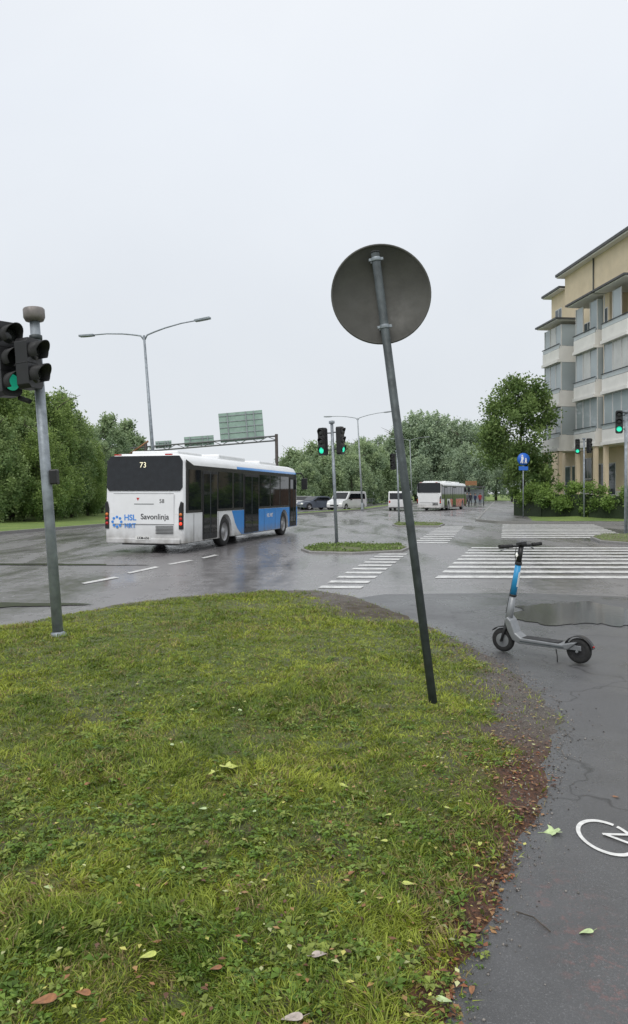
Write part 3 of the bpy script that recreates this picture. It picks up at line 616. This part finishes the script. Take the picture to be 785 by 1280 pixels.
for q in [((-.2,0,3.45),(.0,0,3.45)),((-.2,-.02,3.0),(.0,0,3.0)),((-.01,-.12,3.02),(0,0,3.02))]:
    m=M(); m.cyl(*q,.022); m.obj('bracket',GALVD,S)
for zc_ in(2.97,3.45):
    m=M(); m.lathe((0,0,zc_),(0,0,1),[(.06,0),(.072,.005),(.072,.05),(.06,.055)],20); m.obj('clamp',GALVD,S)
m=M(); m.cyl((-.24,0,2.80),(-.10,-.06,2.74),.028); m.obj('cable_gland',BLACKM,S)
m=M(); m.box((.10,-.02,1.86),(.09,.10,.17)); m.obj('push_button_box',BLACK,S,bevel=.015)
def signal(px,d,top,heads,label,base=0,lean=0,group='traffic lights around the junction',r=.055):
    S=root('traffic_light',label,'traffic light',(AT(px,d),d,base),(0,math.radians(lean),0),group)
    m=M(); m.cyl((0,0,-.2),(0,0,top),r,r*.9,12); m.lathe((0,0,top-.02),(0,0,1),[(r,0),(r*1.8,.02),(r*1.8,.1),(.001,.12)],14); m.obj('pole',GALV,S)
    for (x,y,z,yaw,n,lit) in heads:
        head(S,(x,y,z),math.radians(yaw),n,lit,1.0,GREENFAR)
        for q in(.28,-.28):
            m=M(); m.cyl((x*.9,y*.9,z+q),(0,0,z+q),.02); m.obj('bracket',GALVD,S)
    return S
signal(421,24.6,4.0,[(-.32,-.05,3.40,-40,3,2),(.26,0,3.42,62,3,2)],'steel traffic light pole with two heads on planted island',.06,-2.4)
signal(499,42,4.0,[(-.25,-.05,3.45,-35,3,None),(.18,0,3.1,90,2,None)],'thin traffic light pole on the small island',.09,-1.8)
signal(730,46,5.0,[(-.42,-.05,4.55,-20,3,2),(.32,0,4.6,30,3,None)],'traffic light pole with lit green lens at far corner',.1,0)
signal(782.5,30,4.9,[(-.30,-.05,4.52,-20,3,2)],'tall traffic light pole with green lens on island',.1,0,r=.07)
# ------------------------------------------------------------- leaning round sign
bxx,byy=G(541,884,.05)
S=root('road_sign','round road sign seen from behind on leaning steel pole','road sign',(bxx+.01,byy,.03),(math.radians(0),math.radians(-7.35),0))
m=M(); m.cyl((0,0,-.3),(0,0,3.60),.0335,.0335,20); m.obj('pole',GALVD,S)
m=M(); m.cyl((0,0,3.60),(0,0,3.612),.035,.035,20); m.obj('pole_cap',BLACKM,S)
m=M(); m.lathe((.012,.062,3.29),(0,1,0),[(.001,-.003),(.380,-.003),(.383,-.014),(.396,-.014),(.396,.006),(.001,.006)],64); D=m.obj('sign_plate',[DISC],S)
for zz in(3.55,3.02):
    m=M(); m.lathe((0,0,zz-.015),(0,0,1),[(.0335,0),(.038,0),(.038,.03),(.0335,.03)],18); m.box((0,.045,zz),(.08,.012,.034)); m.box((.045,0,zz),(.024,.016,.022)); m.box((-.045,0,zz),(.024,.016,.022)); m.obj('clamp',GALV,S,bevel=.003)
# ------------------------------------------------------------- scooter
S=root('electric_scooter','grey electric kick scooter with blue stem on wet asphalt','scooter',(2.37,7.75,.006),(math.radians(-2),0,math.atan2(.57,-.62)))
def swheel(x):
    m=M(); r,w_=.128,.062; m.lathe((x,0,r),(0,1,0),[(r*.58,-w_*.42),(r*.85,-w_*.5),(r*.97,-w_*.3),(r,0),(r*.97,w_*.3),(r*.85,w_*.5),(r*.58,w_*.42)],36); W_=m.obj('wheel',RUB,S)
    m=M(); m.lathe((x,0,r),(0,1,0),[(r*.6,-.024),(r*.5,-.028),(r*.2,-.02),(.012,-.034),(.012,.034),(r*.2,.02),(r*.5,.028),(r*.6,.024)],24); m.obj('rim',ALU if x>0 else BLACKM,W_)
swheel(.42); swheel(-.42)
m=M(); 
deck=[(-.36,.160),(-.33,.135),(.20,.125),(.28,.155),(.335,.25),(.372,.36),(.335,.40),(.295,.36),(.245,.235),(.18,.190),(-.27,.185),(-.37,.215),(-.42,.222),(-.40,.195)]
m.prism(deck,XZ,-.075,.075); m.obj('deck',ALU,S,bevel=.014,seg=3)
m=M(); m.box((-.03,0,.191),(.40,.125,.008)); m.obj('grip_mat',BLACKM,S,bevel=.003)
m=M(); m.box((-.05,0,.155),(.48,.156,.012)); m.obj('side_strip',GALVD,S)
st0=Vector((.355,0,.34)); st1=Vector((.19,0,1.16)); dS=st1-st0; P_=lambda t:st0+dS*t
m=M(); m.tube([P_(-.08),P_(.1),P_(.34)],[.040,.038,.033],18); m.obj('steering_neck',ALU,S)
m=M(); m.tube([P_(.34),P_(.76)],[.0345,.032],18); m.obj('stem_wrap',SCBLUE,S)
m=M(); m.tube([P_(.76),P_(1.0)],[.029,.026],18); m.obj('stem',BLACK,S)
m=M(); m.box(P_(.56)+Vector((-.03,0,0)),(.012,.030,.16),0,Matrix.Rotation(math.radians(-11),3,'Y')); m.obj('stem_label',TXTW,S)
for (c_,pf) in ((P_(.75),[(.033,0),(.037,.004),(.037,.03),(.03,.036)]),(P_(.335),[(.036,0),(.039,.004),(.039,.02),(.035,.024)])):
    m=M(); m.lathe(c_,dS.normalized(),pf,18); m.obj('collar',BLACKM,S)
tp=P_(1.0); Rh=Matrix.Rotation(math.radians(-24),3,'Z'); H_=lambda x,y,z: tp+Rh@Vector((x,y,z))
m=M(); m.tube([H_(-.03,-.22,.012),H_(-.008,-.11,.004),tp,H_(-.008,.14,.004),H_(-.03,.27,.012)],.0125,10); hb=m.obj('handlebar',BLACK,S)
for s,e_ in((-1,.24),(1,.31)):
    m=M(); m.tube([H_(-.03,s*e_,.013),H_(-.013,s*.13,.006)],.019,12); m.obj('grip',RUB,hb)
    m=M(); m.tube([H_(.02,s*.10,.0),H_(.05,s*.15,-.02),H_(.04,s*(e_-.04),-.045)],.006,8); m.obj('brake_lever',ALU,hb)
m=M(); m.box(tp+Vector((.0,0,.02)),(.10,.075,.045),0,Rh@Matrix.Rotation(math.radians(12),3,'Y')); m.obj('display_unit',BLACK,S,bevel=.012)
m=M(); m.lathe(tp+Vector((.03,0,-.10)),(1,0,-.1),[(.026,-.02),(.028,.02),(.02,.03),(.001,.032)],16); m.obj('front_light',HEADL,S)
m=M(); m.tube([H_(.02,.05,0),H_(.07,.03,-.1),tp+Vector((.05,.0,-.3)),P_(.55)+Vector((.035,0,0)),P_(.1)+Vector((.045,.0,0))],.004,8); m.obj('brake_cable',BLACKM,S)
m=M()
for s in(-1,1):
    m.tube([P_(-.06)+Vector((0,s*.03,0)),Vector((.385,s*.047,.24)),Vector((.42,s*.047,.128))],[.016,.015,.014],8)
m.cyl((.42,-.058,.128),(.42,.058,.128),.014); m.obj('fork',BLACKM,S)
def fender(cx,a0,a1,r,name,mat):
    m=M(); V=[];K=14
    for rr in(r,r+.006):
        for yy in(-.04,.04):
            for i in range(K+1):
                a=a0+(a1-a0)*i/K; V.append((cx+rr*math.cos(a),yy,.128+rr*math.sin(a)))
    k=K+1; f=[]
    for i in range(K): f+=[(i,i+1,k+i+1,k+i),(2*k+i,2*k+i+1,3*k+i+1,3*k+i),(i,i+1,2*k+i+1,2*k+i),(k+i,k+i+1,3*k+i+1,3*k+i)]
    m.add(V,f,0,True); return m.obj(name,mat,S)
fender(.42,math.radians(40),math.radians(150),.145,'front_fender',BLACK)
rf=fender(-.42,math.radians(25),math.radians(168),.145,'rear_fender',BLACK)
m=M(); m.box((-.570,0,.185),(.010,.028,.016)); m.obj('rear_light',RED,S,bevel=.003)
m=M()
for s in(-1,1): m.box((-.40,s*.055,.165),(.13,.012,.05))
m.cyl((-.42,-.065,.128),(-.42,.065,.128),.014); m.obj('rear_fork',ALU,S,bevel=.004)
m=M(); m.tube([(-.20,.05,.12),(-.225,.08,.06),(-.235,.10,.004)],.006,8); m.obj('kickstand',BLACKM,S)
# ------------------------------------------------------------- street lamps
def lamp(px,d,h,lean,group='twin-arm street lamps on the median',scale=1,mat=GALV):
    S=root('street_lamp','tall grey twin-arm street lamp on the median','street lamp',(AT(px,d),d,.1),(0,math.radians(lean),0),group)
    m=M(); m.cyl((0,0,-.3),(0,0,h),.11,.055,14); m.lathe((0,0,0),(0,0,1),[(.14,0),(.14,.6),(.10,.7)],14); m.obj('pole',mat,S)
    v=Vector((.969,-.247,0))
    for s in(-1,1):
        L=2.85
        m=M(); pts=[Vector((0,0,h-.25))]+[v*s*(L*t)+Vector((0,0,h-.05+.42*(1-(1-t)**2))) for t in(.06,.2,.4,.7,1)]; m.tube(pts,[.04,.04,.036,.034,.03,.03],10); A=m.obj('arm',mat,S)
        c=v*s*(L+.25)+Vector((0,0,h+.38)); Rz=Matrix.Rotation(math.atan2(v.y,v.x),3,'Z')@Matrix.Rotation(math.radians(-3*s),3,'Y')
        m=M(); m.box(c,(.78,.26,.10),0,Rz); m.box(c-Vector((0,0,.05)),(.5,.2,.03),0,Rz); m.obj('lamp_head',mat,A,bevel=.03)
lamp(198,36,9.35,-4.3)
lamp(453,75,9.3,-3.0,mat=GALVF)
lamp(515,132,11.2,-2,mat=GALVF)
# ------------------------------------------------------------- sign gantry
S=root('sign_gantry','steel gantry carrying sign panels seen from behind','gantry',(0,58,0))
zt=1.72+72*58/924; BROWN2=MAT('gantry_brown',(.06,.05,.045),.6,.2,.2)
for q in (((AT(347,58),0,-.2),(AT(345.5,58),0,zt+.15)),((-13.2,0,-.2),(-13.2,0,zt-.6))):
    m=M(); m.cyl(*q,.14,.12,12); m.obj('post',BROWN2,S)
m=M(); a=Vector((-14.4,0,zt-.95)); b=Vector((AT(346,58),0,zt)); 
for dz in(0,-.35): m.cyl(a+Vector((0,0,dz)),b+Vector((0,0,dz)),.06,n=8)
for i in range(16):
    p=a.lerp(b,i/16); q=a.lerp(b,(i+1)/16); m.cyl(p if i%2 else p-Vector((0,0,.35)),q-Vector((0,0,.35)) if i%2 else q,.03,n=6)
m.obj('beam',MAT('gantry_grey',(.16,.17,.17),.6,.3,.2),S)
m=M(); m.cyl(a+Vector((-.1,0,-.5)),a+Vector((1.4,0,.55)),.08,n=8); m.obj('brace',BROWN,S)
def panel(px0,px1,y0,y1,tilt=0):
    x0,x1=AT(px0,58),AT(px1,58); z0,z1=1.72+(617-y1)*58/924,1.72+(617-y0)*58/924
    c=Vector(((x0+x1)/2,0,(z0+z1)/2)); Rt=Matrix.Rotation(math.radians(tilt),3,'Y')
    m=M(); m.box(c+Vector((0,.14,0)),(x1-x0,.05,z1-z0),0,Rt); P=m.obj('sign_panel',PANELG,S)
    m=M(); nh=max(2,int((z1-z0)/.45))
    for i in range(nh): m.box(c+Rt@Vector((0,.095,(i+.5)*(z1-z0)/nh-(z1-z0)/2)),(x1-x0-.04,.05,.05),0,Rt)
    for t in(-.3,.12,.3): m.box(c+Rt@Vector(((x1-x0)*t,.04,0)),(.07,.06,z1-z0),0,Rt)
    m.obj('panel_rib',GALVF,P)
panel(274,329,514.5,551,-5); panel(230,267,545,557,-4); panel(194,214,551,560,-4)
# ------------------------------------------------------------- blue path sign
d=50; S=root('path_sign','round blue shared path sign with white figures on post','road sign',(AT(654,d),d,.3))
m=M(); m.cyl((0,0,-.3),(0,0,3.75),.035,n=10); m.obj('pole',GALV,S)
zc=1.72+43*d/924-.3; m=M(); m.lathe((0,-.05,zc),(0,-1,0),[(.42,0),(.42,.01),(.001,.012)],32); m.obj('sign_face',SIGNBLUE,S)
m=M()
def flat(poly,y=-.068): m.prism([(x,z+zc) for x,z in poly],XZ,y,y+.003)
def dot(x,z,r): flat([(x+r*math.cos(i*.52),z+r*math.sin(i*.52)) for i in range(12)])
dot(-.08,.24,.055); flat([(-.15,.17),(0,.17),(.02,-.02),(-.03,-.02),(-.02,-.28),(-.08,-.28),(-.085,-.05),(-.15,-.27),(-.21,-.25),(-.14,0)])
dot(.16,.04,.045); flat([(.10,-.01),(.22,-.01),(.21,-.14),(.24,-.28),(.19,-.28),(.16,-.16),(.12,-.28),(.07,-.27),(.11,-.14)])
m.obj('sign_symbol',TXTW,S)
m=M(); m.box((0,-.05,zc-.62),(.62,.02,.26)); m.obj('supplementary_plate',SIGNBLUE,S)
# ------------------------------------------------------------- apartment building
Bd=root('apartment_building','cream four-storey apartment building with projecting glazed balconies','building',(0,0,0))
PA=lambda Y:26.7-.11*Y
def wallprism(y0,y1,off0,depth,z0,z1,name,mat,bev=0,parent=None):
    poly=[(PA(y0)+off0,y0),(PA(y1)+off0,y1),(PA(y1)+off0+depth,y1+.11*depth),(PA(y0)+off0+depth,y0+.11*depth)]
    m=M(); m.prism(poly,XY,z0,z1); return m.obj(name,mat,parent or Bd,bevel=bev)
wallprism(46.3,59.4,0,12,.2,19.1,'wall',WALL)
wallprism(59.4,62.6,.3,11,.2,18.3,'wall',WALL)
wallprism(45.9,59.8,-.5,13,19.1,19.20,'eaves',WALLW)
wallprism(45.8,59.85,-.6,13.2,19.203,19.40,'roof',ROOFM)
wallprism(59.87,63.2,-.2,12,18.3,18.38,'eaves',WALLW)
wallprism(59.87,63.25,-.3,12.1,18.383,18.55,'roof',ROOFM)
wallprism(46.2,59.5,-.03,.02,.2,1.9,'plinth',WALLW)
def win(y0,y1,z0,z1,off=0.0,mat=WINGL,mull=1):
    W_=wallprism(y0,y1,off-.035,.04,z0,z1,'window',FRAMEW); n=mull+1; g=.09
    for i in range(n):
        a=y0+(y1-y0)*i/n+g/2; b=y0+(y1-y0)*(i+1)/n-g/2
        wallprism(a,b,off-.042,.02,z0+.07,z1-.07,'pane',mat,0,W_)
    wallprism(y0-.05,y1+.05,off-.12,.13,z0-.09,z0-.01,'sill',GALVF,0,W_)
for z in(2.2,5.6,9.0,12.4):
    win(54.9,56.1,z+.6,z+2.2)
win(60.6,61.8,15.6,17.0,.3)
random.seed(21)
def balcony_stack(y0,y1,top=15.35,roof=True,off=-1.8,dp=1.78):
    levels=[(5.2,8.6),(8.6,12.0),(12.0,top)]
    if roof:
        wallprism(y0-.3,y1+.3,off-.32,-off+.4,top,top+.07,'balcony_soffit',WALLW)
        wallprism(y0-.4,y1+.4,off-.45,-off+.5,top+.073,top+.2,'balcony_roof',ROOFM)
    for z0,z1 in levels:
        B_=wallprism(y0,y1,off-.10,dp+.10,z0-.22,z0+.0,'balcony',WALLW)
        wallprism(y0+.02,y1-.02,off-.0,.08,z0+.002,z0+.80,'parapet',WALLW,0,B_)
        wallprism(y0+.02,y1-.02,off+.02,.03,z0+.83,z0+1.10,'rail_glass',RAILG,0,B_)
        for ya in(y0+.02,y1-.10): wallprism(ya,ya+.08,off+.09,dp-.1,z0+.002,z0+1.0,'parapet_end',WALLW,0,B_)
        wallprism(y0-.03,y1+.03,off-.05,.09,z0+1.13,z0+1.18,'handrail',GALVD,0,B_)
        n=max(3,int((y1-y0)/1.05))
        for i in range(n):
            a=y0+(y1-y0)*i/n+.03; b=y0+(y1-y0)*(i+1)/n-.03
            if random.random()<.07: continue
            wallprism(a,b,off+.20,.015,z0+1.0,z1-.24,'balcony_glazing',random.choice([BALGL[0],BALGL[0],BALGL[1],BALGL[0],BALGL[2]]),0,B_)
        for i in range(n+1):
            a=y0+(y1-y0)*i/n-.02
            wallprism(max(a,y0+.02),max(a,y0+.02)+.04,off+.16,.06,z0+.85,z1-.235,'mullion',FRAMEW,0,B_)
        wallprism(y0+.035,y0+.05,off+.24,dp-.28,z0+1.02,z1-.24,'end_glazing',BALGL[0],0,B_)
        wallprism(y0+.4,y1-.4,-.06,.05,z0+.1,z1-.7,'balcony_door',GLASS,0,B_)
    for i in range(2):
        yy=y0+.12+(y1-y0-.5)*i
        wallprism(yy,yy+.26,off+.05,.26,.2,4.97,'column',WALL)
balcony_stack(46.6,49.9); balcony_stack(50.8,54.0); balcony_stack(56.4,59.4,14.9)
wallprism(49.93,50.77,-1.25,1.24,4.98,15.34,'stair_bay',WALL)
for z0 in(5.2,8.6,12): win(50.1,50.6,z0+1.0,z0+2.4,-1.25,WINGL,0)
for yy in(47.3,48.9,51.5,53.0,57.2,58.4):
    win(yy,yy+.9,1.6,3.9,0,WINGL,0)
m=M(); m.cyl((PA(54.6)-.07,54.6,.2),(PA(54.6)-.07,54.6,19.1),.05,n=8); m.obj('downpipe',GALVD,Bd)
# ------------------------------------------------------------- foliage
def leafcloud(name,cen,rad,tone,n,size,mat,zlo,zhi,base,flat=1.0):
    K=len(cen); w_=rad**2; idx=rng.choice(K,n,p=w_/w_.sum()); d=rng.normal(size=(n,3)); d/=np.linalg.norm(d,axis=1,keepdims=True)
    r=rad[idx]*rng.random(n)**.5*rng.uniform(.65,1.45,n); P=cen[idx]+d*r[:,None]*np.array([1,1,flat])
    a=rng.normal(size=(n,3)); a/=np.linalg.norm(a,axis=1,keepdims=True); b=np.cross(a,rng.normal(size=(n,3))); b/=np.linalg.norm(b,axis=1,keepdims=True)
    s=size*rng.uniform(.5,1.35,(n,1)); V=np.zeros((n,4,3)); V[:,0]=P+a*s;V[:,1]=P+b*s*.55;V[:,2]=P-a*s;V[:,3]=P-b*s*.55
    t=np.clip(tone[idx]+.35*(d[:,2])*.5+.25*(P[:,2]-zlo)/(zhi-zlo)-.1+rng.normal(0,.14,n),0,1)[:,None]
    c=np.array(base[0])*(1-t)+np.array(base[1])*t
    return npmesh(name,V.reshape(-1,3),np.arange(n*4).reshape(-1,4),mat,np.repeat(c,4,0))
def crownmesh(seed,w_,z0,z1,K,n,size,mat,base,power=.6,rr=(.12,.22),flat=1.0):
    r_=np.random.default_rng(seed); t=r_.random(K)**.85; z=z0+(z1-z0)*t; env=w_/2*np.sin(np.pi*np.clip(.12+.86*t,0,1))**power
    a=r_.uniform(0,6.28,K); q=env*np.sqrt(r_.random(K))*.95; cen=np.stack([q*np.cos(a),q*np.sin(a),z],1); rad=w_*r_.uniform(rr[0],rr[1],K)*(.6+.4*env/(w_/2)); tone=r_.uniform(.05,.85,K)
    return leafcloud('crown',cen,rad,tone,n,size,mat,z0,z1,base,flat)
def trunkmesh(seed,h,r,limbs,spread):
    random.seed(seed); m=M(); pts=[Vector((random.uniform(-.02,.02)*h*i*.3,random.uniform(-.02,.02)*h*i*.3,h*.92*i/5)) for i in range(6)]
    pts[0]=Vector((0,0,-.3)); m.tube(pts,[r*1.25,r,r*.8,r*.6,r*.38,r*.1],10)
    for i in range(limbs):
        k=random.randint(1,4); p=pts[k].lerp(pts[k+1 if k<5 else 5],random.random()); a=random.uniform(0,6.28); L=spread*random.uniform(.4,.8)
        e1=p+Vector((math.cos(a)*L*.5,math.sin(a)*L*.5,L*.45)); e2=p+Vector((math.cos(a)*L,math.sin(a)*L,L*.7)); m.tube([p,e1,e2],[r*.4,r*.25,r*.06],6)
    return m
def tree(seed,name,label,loc,h,w_,z0,K,n,size,mat,base,power=.6,group=None,rr=(.12,.22),flat=1.0):
    R=root(name,label,'tree',loc,group=group); trunkmesh(seed,h,h*.016,9,w_*.5).obj('trunk',BARK,R)
    mobj('crown',crownmesh(seed,w_,z0,h,K,n,size,mat,base,power,rr,flat),R); return R
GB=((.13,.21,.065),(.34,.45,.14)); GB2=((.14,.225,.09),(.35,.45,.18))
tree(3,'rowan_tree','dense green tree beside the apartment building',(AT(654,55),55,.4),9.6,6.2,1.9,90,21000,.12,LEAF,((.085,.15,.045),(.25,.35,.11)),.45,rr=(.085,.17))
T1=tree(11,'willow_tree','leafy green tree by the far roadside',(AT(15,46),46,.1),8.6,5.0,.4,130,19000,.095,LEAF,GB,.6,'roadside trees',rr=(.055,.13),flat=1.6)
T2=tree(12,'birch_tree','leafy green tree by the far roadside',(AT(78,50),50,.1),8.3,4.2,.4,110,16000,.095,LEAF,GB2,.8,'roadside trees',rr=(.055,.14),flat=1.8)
T3=tree(13,'birch_tree','haze-tinted green tree by the far roadside',(AT(135,74),74,.1),9.2,5.0,.5,110,11000,.14,LEAFH,GB2,.7,'roadside trees',rr=(.06,.15),flat=1.5)
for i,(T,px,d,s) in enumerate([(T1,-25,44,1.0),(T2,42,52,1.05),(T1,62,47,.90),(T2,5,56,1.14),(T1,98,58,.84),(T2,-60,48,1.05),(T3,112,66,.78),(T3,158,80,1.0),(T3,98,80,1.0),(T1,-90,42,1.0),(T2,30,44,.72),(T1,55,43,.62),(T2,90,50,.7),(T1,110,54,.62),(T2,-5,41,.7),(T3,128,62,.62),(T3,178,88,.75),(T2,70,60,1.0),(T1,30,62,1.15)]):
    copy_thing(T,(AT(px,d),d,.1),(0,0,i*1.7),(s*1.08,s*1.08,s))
T4=tree(21,'park_tree','haze-tinted distant deciduous tree beyond the road',(AT(395,105),105,0),8.6,7.4,.5,90,9000,.20,LEAFH,GB2,.6,'distant trees along the road',rr=(.06,.16),flat=1.3)
T5=tree(22,'park_tree','haze-tinted distant deciduous tree beyond the road',(AT(540,172),172,0),20,12,.8,100,10500,.33,LEAFHH,GB2,.6,'distant trees along the road',rr=(.06,.16),flat=1.3)
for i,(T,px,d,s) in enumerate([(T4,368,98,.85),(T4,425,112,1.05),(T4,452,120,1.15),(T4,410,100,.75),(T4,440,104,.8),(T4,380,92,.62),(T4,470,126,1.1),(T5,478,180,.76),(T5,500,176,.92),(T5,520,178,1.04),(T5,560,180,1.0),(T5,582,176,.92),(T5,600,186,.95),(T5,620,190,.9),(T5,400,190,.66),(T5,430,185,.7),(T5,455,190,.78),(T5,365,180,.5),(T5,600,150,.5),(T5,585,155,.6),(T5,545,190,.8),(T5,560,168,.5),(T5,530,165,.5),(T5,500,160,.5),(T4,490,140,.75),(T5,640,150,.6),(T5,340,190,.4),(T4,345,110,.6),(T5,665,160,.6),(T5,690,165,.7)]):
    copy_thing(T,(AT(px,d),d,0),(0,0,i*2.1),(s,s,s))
def hedge(path,w_,h,n,size,label,base,z0f):
    path=[Vector((*p,0)) for p in path]; R=root('hedge',label,'hedge',(0,0,0)); L=[(path[i+1]-path[i]).length for i in range(len(path)-1)]; tot=sum(L); cen=[];rad=[]
    for i in range(int(tot/.35)):
        t=(i+.5)/int(tot/.35)*tot; k=0
        while k<len(L)-1 and t>L[k]: t-=L[k];k+=1
        p=path[k].lerp(path[k+1],t/L[k]); zb=float(z0f(p.x,p.y))
        for q in range(3):
            hh=h*(.85+.3*float(vn(p.x,p.y,.5))); cen.append((p.x+random.uniform(-.5,.5)*w_,p.y+random.uniform(-.5,.5)*w_,zb+random.uniform(.15,.85)*hh)); rad.append(random.uniform(.3,.5))
    cen=np.array(cen);rad=np.array(rad); me_=leafcloud('foliage',cen,rad,rng.uniform(.1,.9,len(rad)),n,size,LEAF,0,h,base); mobj('foliage',me_,R)
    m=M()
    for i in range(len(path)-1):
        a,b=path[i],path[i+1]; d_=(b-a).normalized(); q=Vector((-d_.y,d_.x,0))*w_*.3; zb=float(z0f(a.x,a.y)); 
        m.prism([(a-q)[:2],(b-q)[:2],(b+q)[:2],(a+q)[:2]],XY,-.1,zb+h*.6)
    m.obj('dark_core',MAT('hedge_inner',(.02,.035,.012),.9),R); return R  # solid dark block added inside the leaves to stop views through the hedge
hedge([(26,44.4),(20.0,44.7),(17.3,46.3),(15.8,50),(15.3,55)],1.5,2.3,38000,.085,'dense green garden hedge in front of the building',((.08,.15,.035),(.25,.37,.09)),bz)
hedge([(17.8,60),(19,66)],1.2,1.6,6000,.1,'low green shrubs beside the pavement',((.08,.15,.03),(.24,.36,.09)),bz)
F0=root('garden_fence','brown wooden garden fence beside the pavement','fence',(0,0,0)); m=M()
a=Vector((15.6,57,.3)); b=Vector((20.2,74,.5)); nn=60
for i in range(nn):
    p=a.lerp(b,i/nn); m.box(p+Vector((0,0,.95)),(.03,.22,1.7),0,Matrix.Rotation(-.26,3,'Z'))
m.obj('board',WOOD,F0); m=M()
for zz in(.5,1.5): m.cyl(a+Vector((.05,0,zz)),b+Vector((.05,0,zz)),.04,n=6)
m.obj('rail',WOOD,F0)
S=root('bus_shelter','distant bus shelter with red roof panel','bus shelter',(AT(592,98),98,.1),(0,0,math.radians(-14)))
for x in(-1.3,1.3):
    for y in(-.6,.6):
        m=M(); m.cyl((x,y,0),(x,y,2.4),.05,n=8); m.obj('post',GALVD,S)
m=M(); m.box((0,0,2.5),(3.0,1.7,.16)); m.obj('roof',ROOFM,S)
m=M(); m.box((0,.62,1.3),(2.5,.02,1.8)); m.obj('glass_panel',BALGL[0],S)
m=M(); m.box((-.3,-.75,3.0),(1.5,.08,.6)); m.obj('sign_panel',BROWN,S)
F1=root('guard_rail','low grey steel railing along the far pavement','railing',(0,0,0)); m=M()
a=Vector((LK(62)+.3,62,.1)); b=Vector((LK(120)+.3,120,.1))
for i in range(30):
    p=a.lerp(b,i/29); m.cyl(p,p+Vector((0,0,.8)),.03,n=6)
m.obj('post',GALVF,F1); m=M()
for zz in(.45,.8): m.cyl(a+Vector((0,0,zz)),b+Vector((0,0,zz)),.03,n=6)
m.obj('rail',GALVF,F1)
# ------------------------------------------------------------- people (distant)
def person(px,d,ang,label,jack,trou,hgt=1.72,seed=0):
    random.seed(seed); sw=random.uniform(.1,.2)
    m_,n,b=nt('clothing_and_skin'); tcn=n.nodes.new('ShaderNodeTexCoord'); s=n.nodes.new('ShaderNodeSeparateXYZ'); n.links.new(tcn.outputs['Object'],s.inputs[0])
    c1=mix(n,math_(n,'GREATER_THAN',s.outputs[2],.86),trou,jack); c2=mix(n,math_(n,'GREATER_THAN',s.outputs[2],1.46),c1,(.45,.28,.2)); n.links.new(c2,b.inputs['Base Color']); b.inputs['Roughness'].default_value=.8
    V=[(0,0,.92),(0,0,1.12),(0,0,1.36),(0,0,1.48),(0,-.01,1.60),(0,0,1.70),(.19,0,1.38),(.25,.03,1.12),(.24,-.08,.88),(-.19,0,1.38),(-.25,-.03,1.12),(-.24,.08,.88),(.09,0,.86),(.10,-sw,.48),(.10,-sw*.7,.07),(.10,-sw*.7-.14,.03),(-.09,0,.86),(-.10,sw*.6,.48),(-.10,sw*1.3,.08),(-.10,sw*1.3-.14,.03)]
    E=[(0,1),(1,2),(2,3),(3,4),(4,5),(2,6),(6,7),(7,8),(2,9),(9,10),(10,11),(0,12),(12,13),(13,14),(14,15),(0,16),(16,17),(17,18),(18,19)]
    rr=[.15,.15,.17,.06,.095,.08,.075,.055,.04,.075,.055,.04,.10,.07,.05,.04,.10,.07,.05,.04]
    me=bpy.data.meshes.new('body'); me.from_pydata(V,E,[]); me.materials.append(m_)
    o=bpy.data.objects.new('body',me); COL.objects.link(o); sk=o.modifiers.new('s','SKIN'); 
    for i,v in enumerate(me.skin_vertices[0].data): v.radius=(rr[i],rr[i]*.75); v.use_root=(i==0)
    sb=o.modifiers.new('u','SUBSURF'); sb.levels=1; sb.render_levels=1
    R=root('person',label,'person',(AT(px,d),d,.1),(0,0,ang),'people waiting near the bus stop'); o.parent=R; R.scale=(1,1,hgt/1.74)
    m=M(); m.lathe((0,.02,1.60),(0,0,1),[(.10,.0),(.105,.06),(.08,.12),(.001,.145)],12); m.obj('hair',BROWN2,R)
person(588,92,.3,'person in dark jacket and trousers standing on pavement',(.02,.02,.03),(.02,.02,.02),1.75,1)
person(594,95,2.0,'person in dark blue coat walking on pavement',(.02,.03,.07),(.03,.03,.03),1.68,2)
person(584,90,1.0,'person in grey jacket walking on pavement',(.10,.10,.11),(.02,.02,.03),1.8,3)
person(600,97,3.0,'person in red jacket standing by the shelter',(.25,.03,.03),(.03,.03,.05),1.7,4)
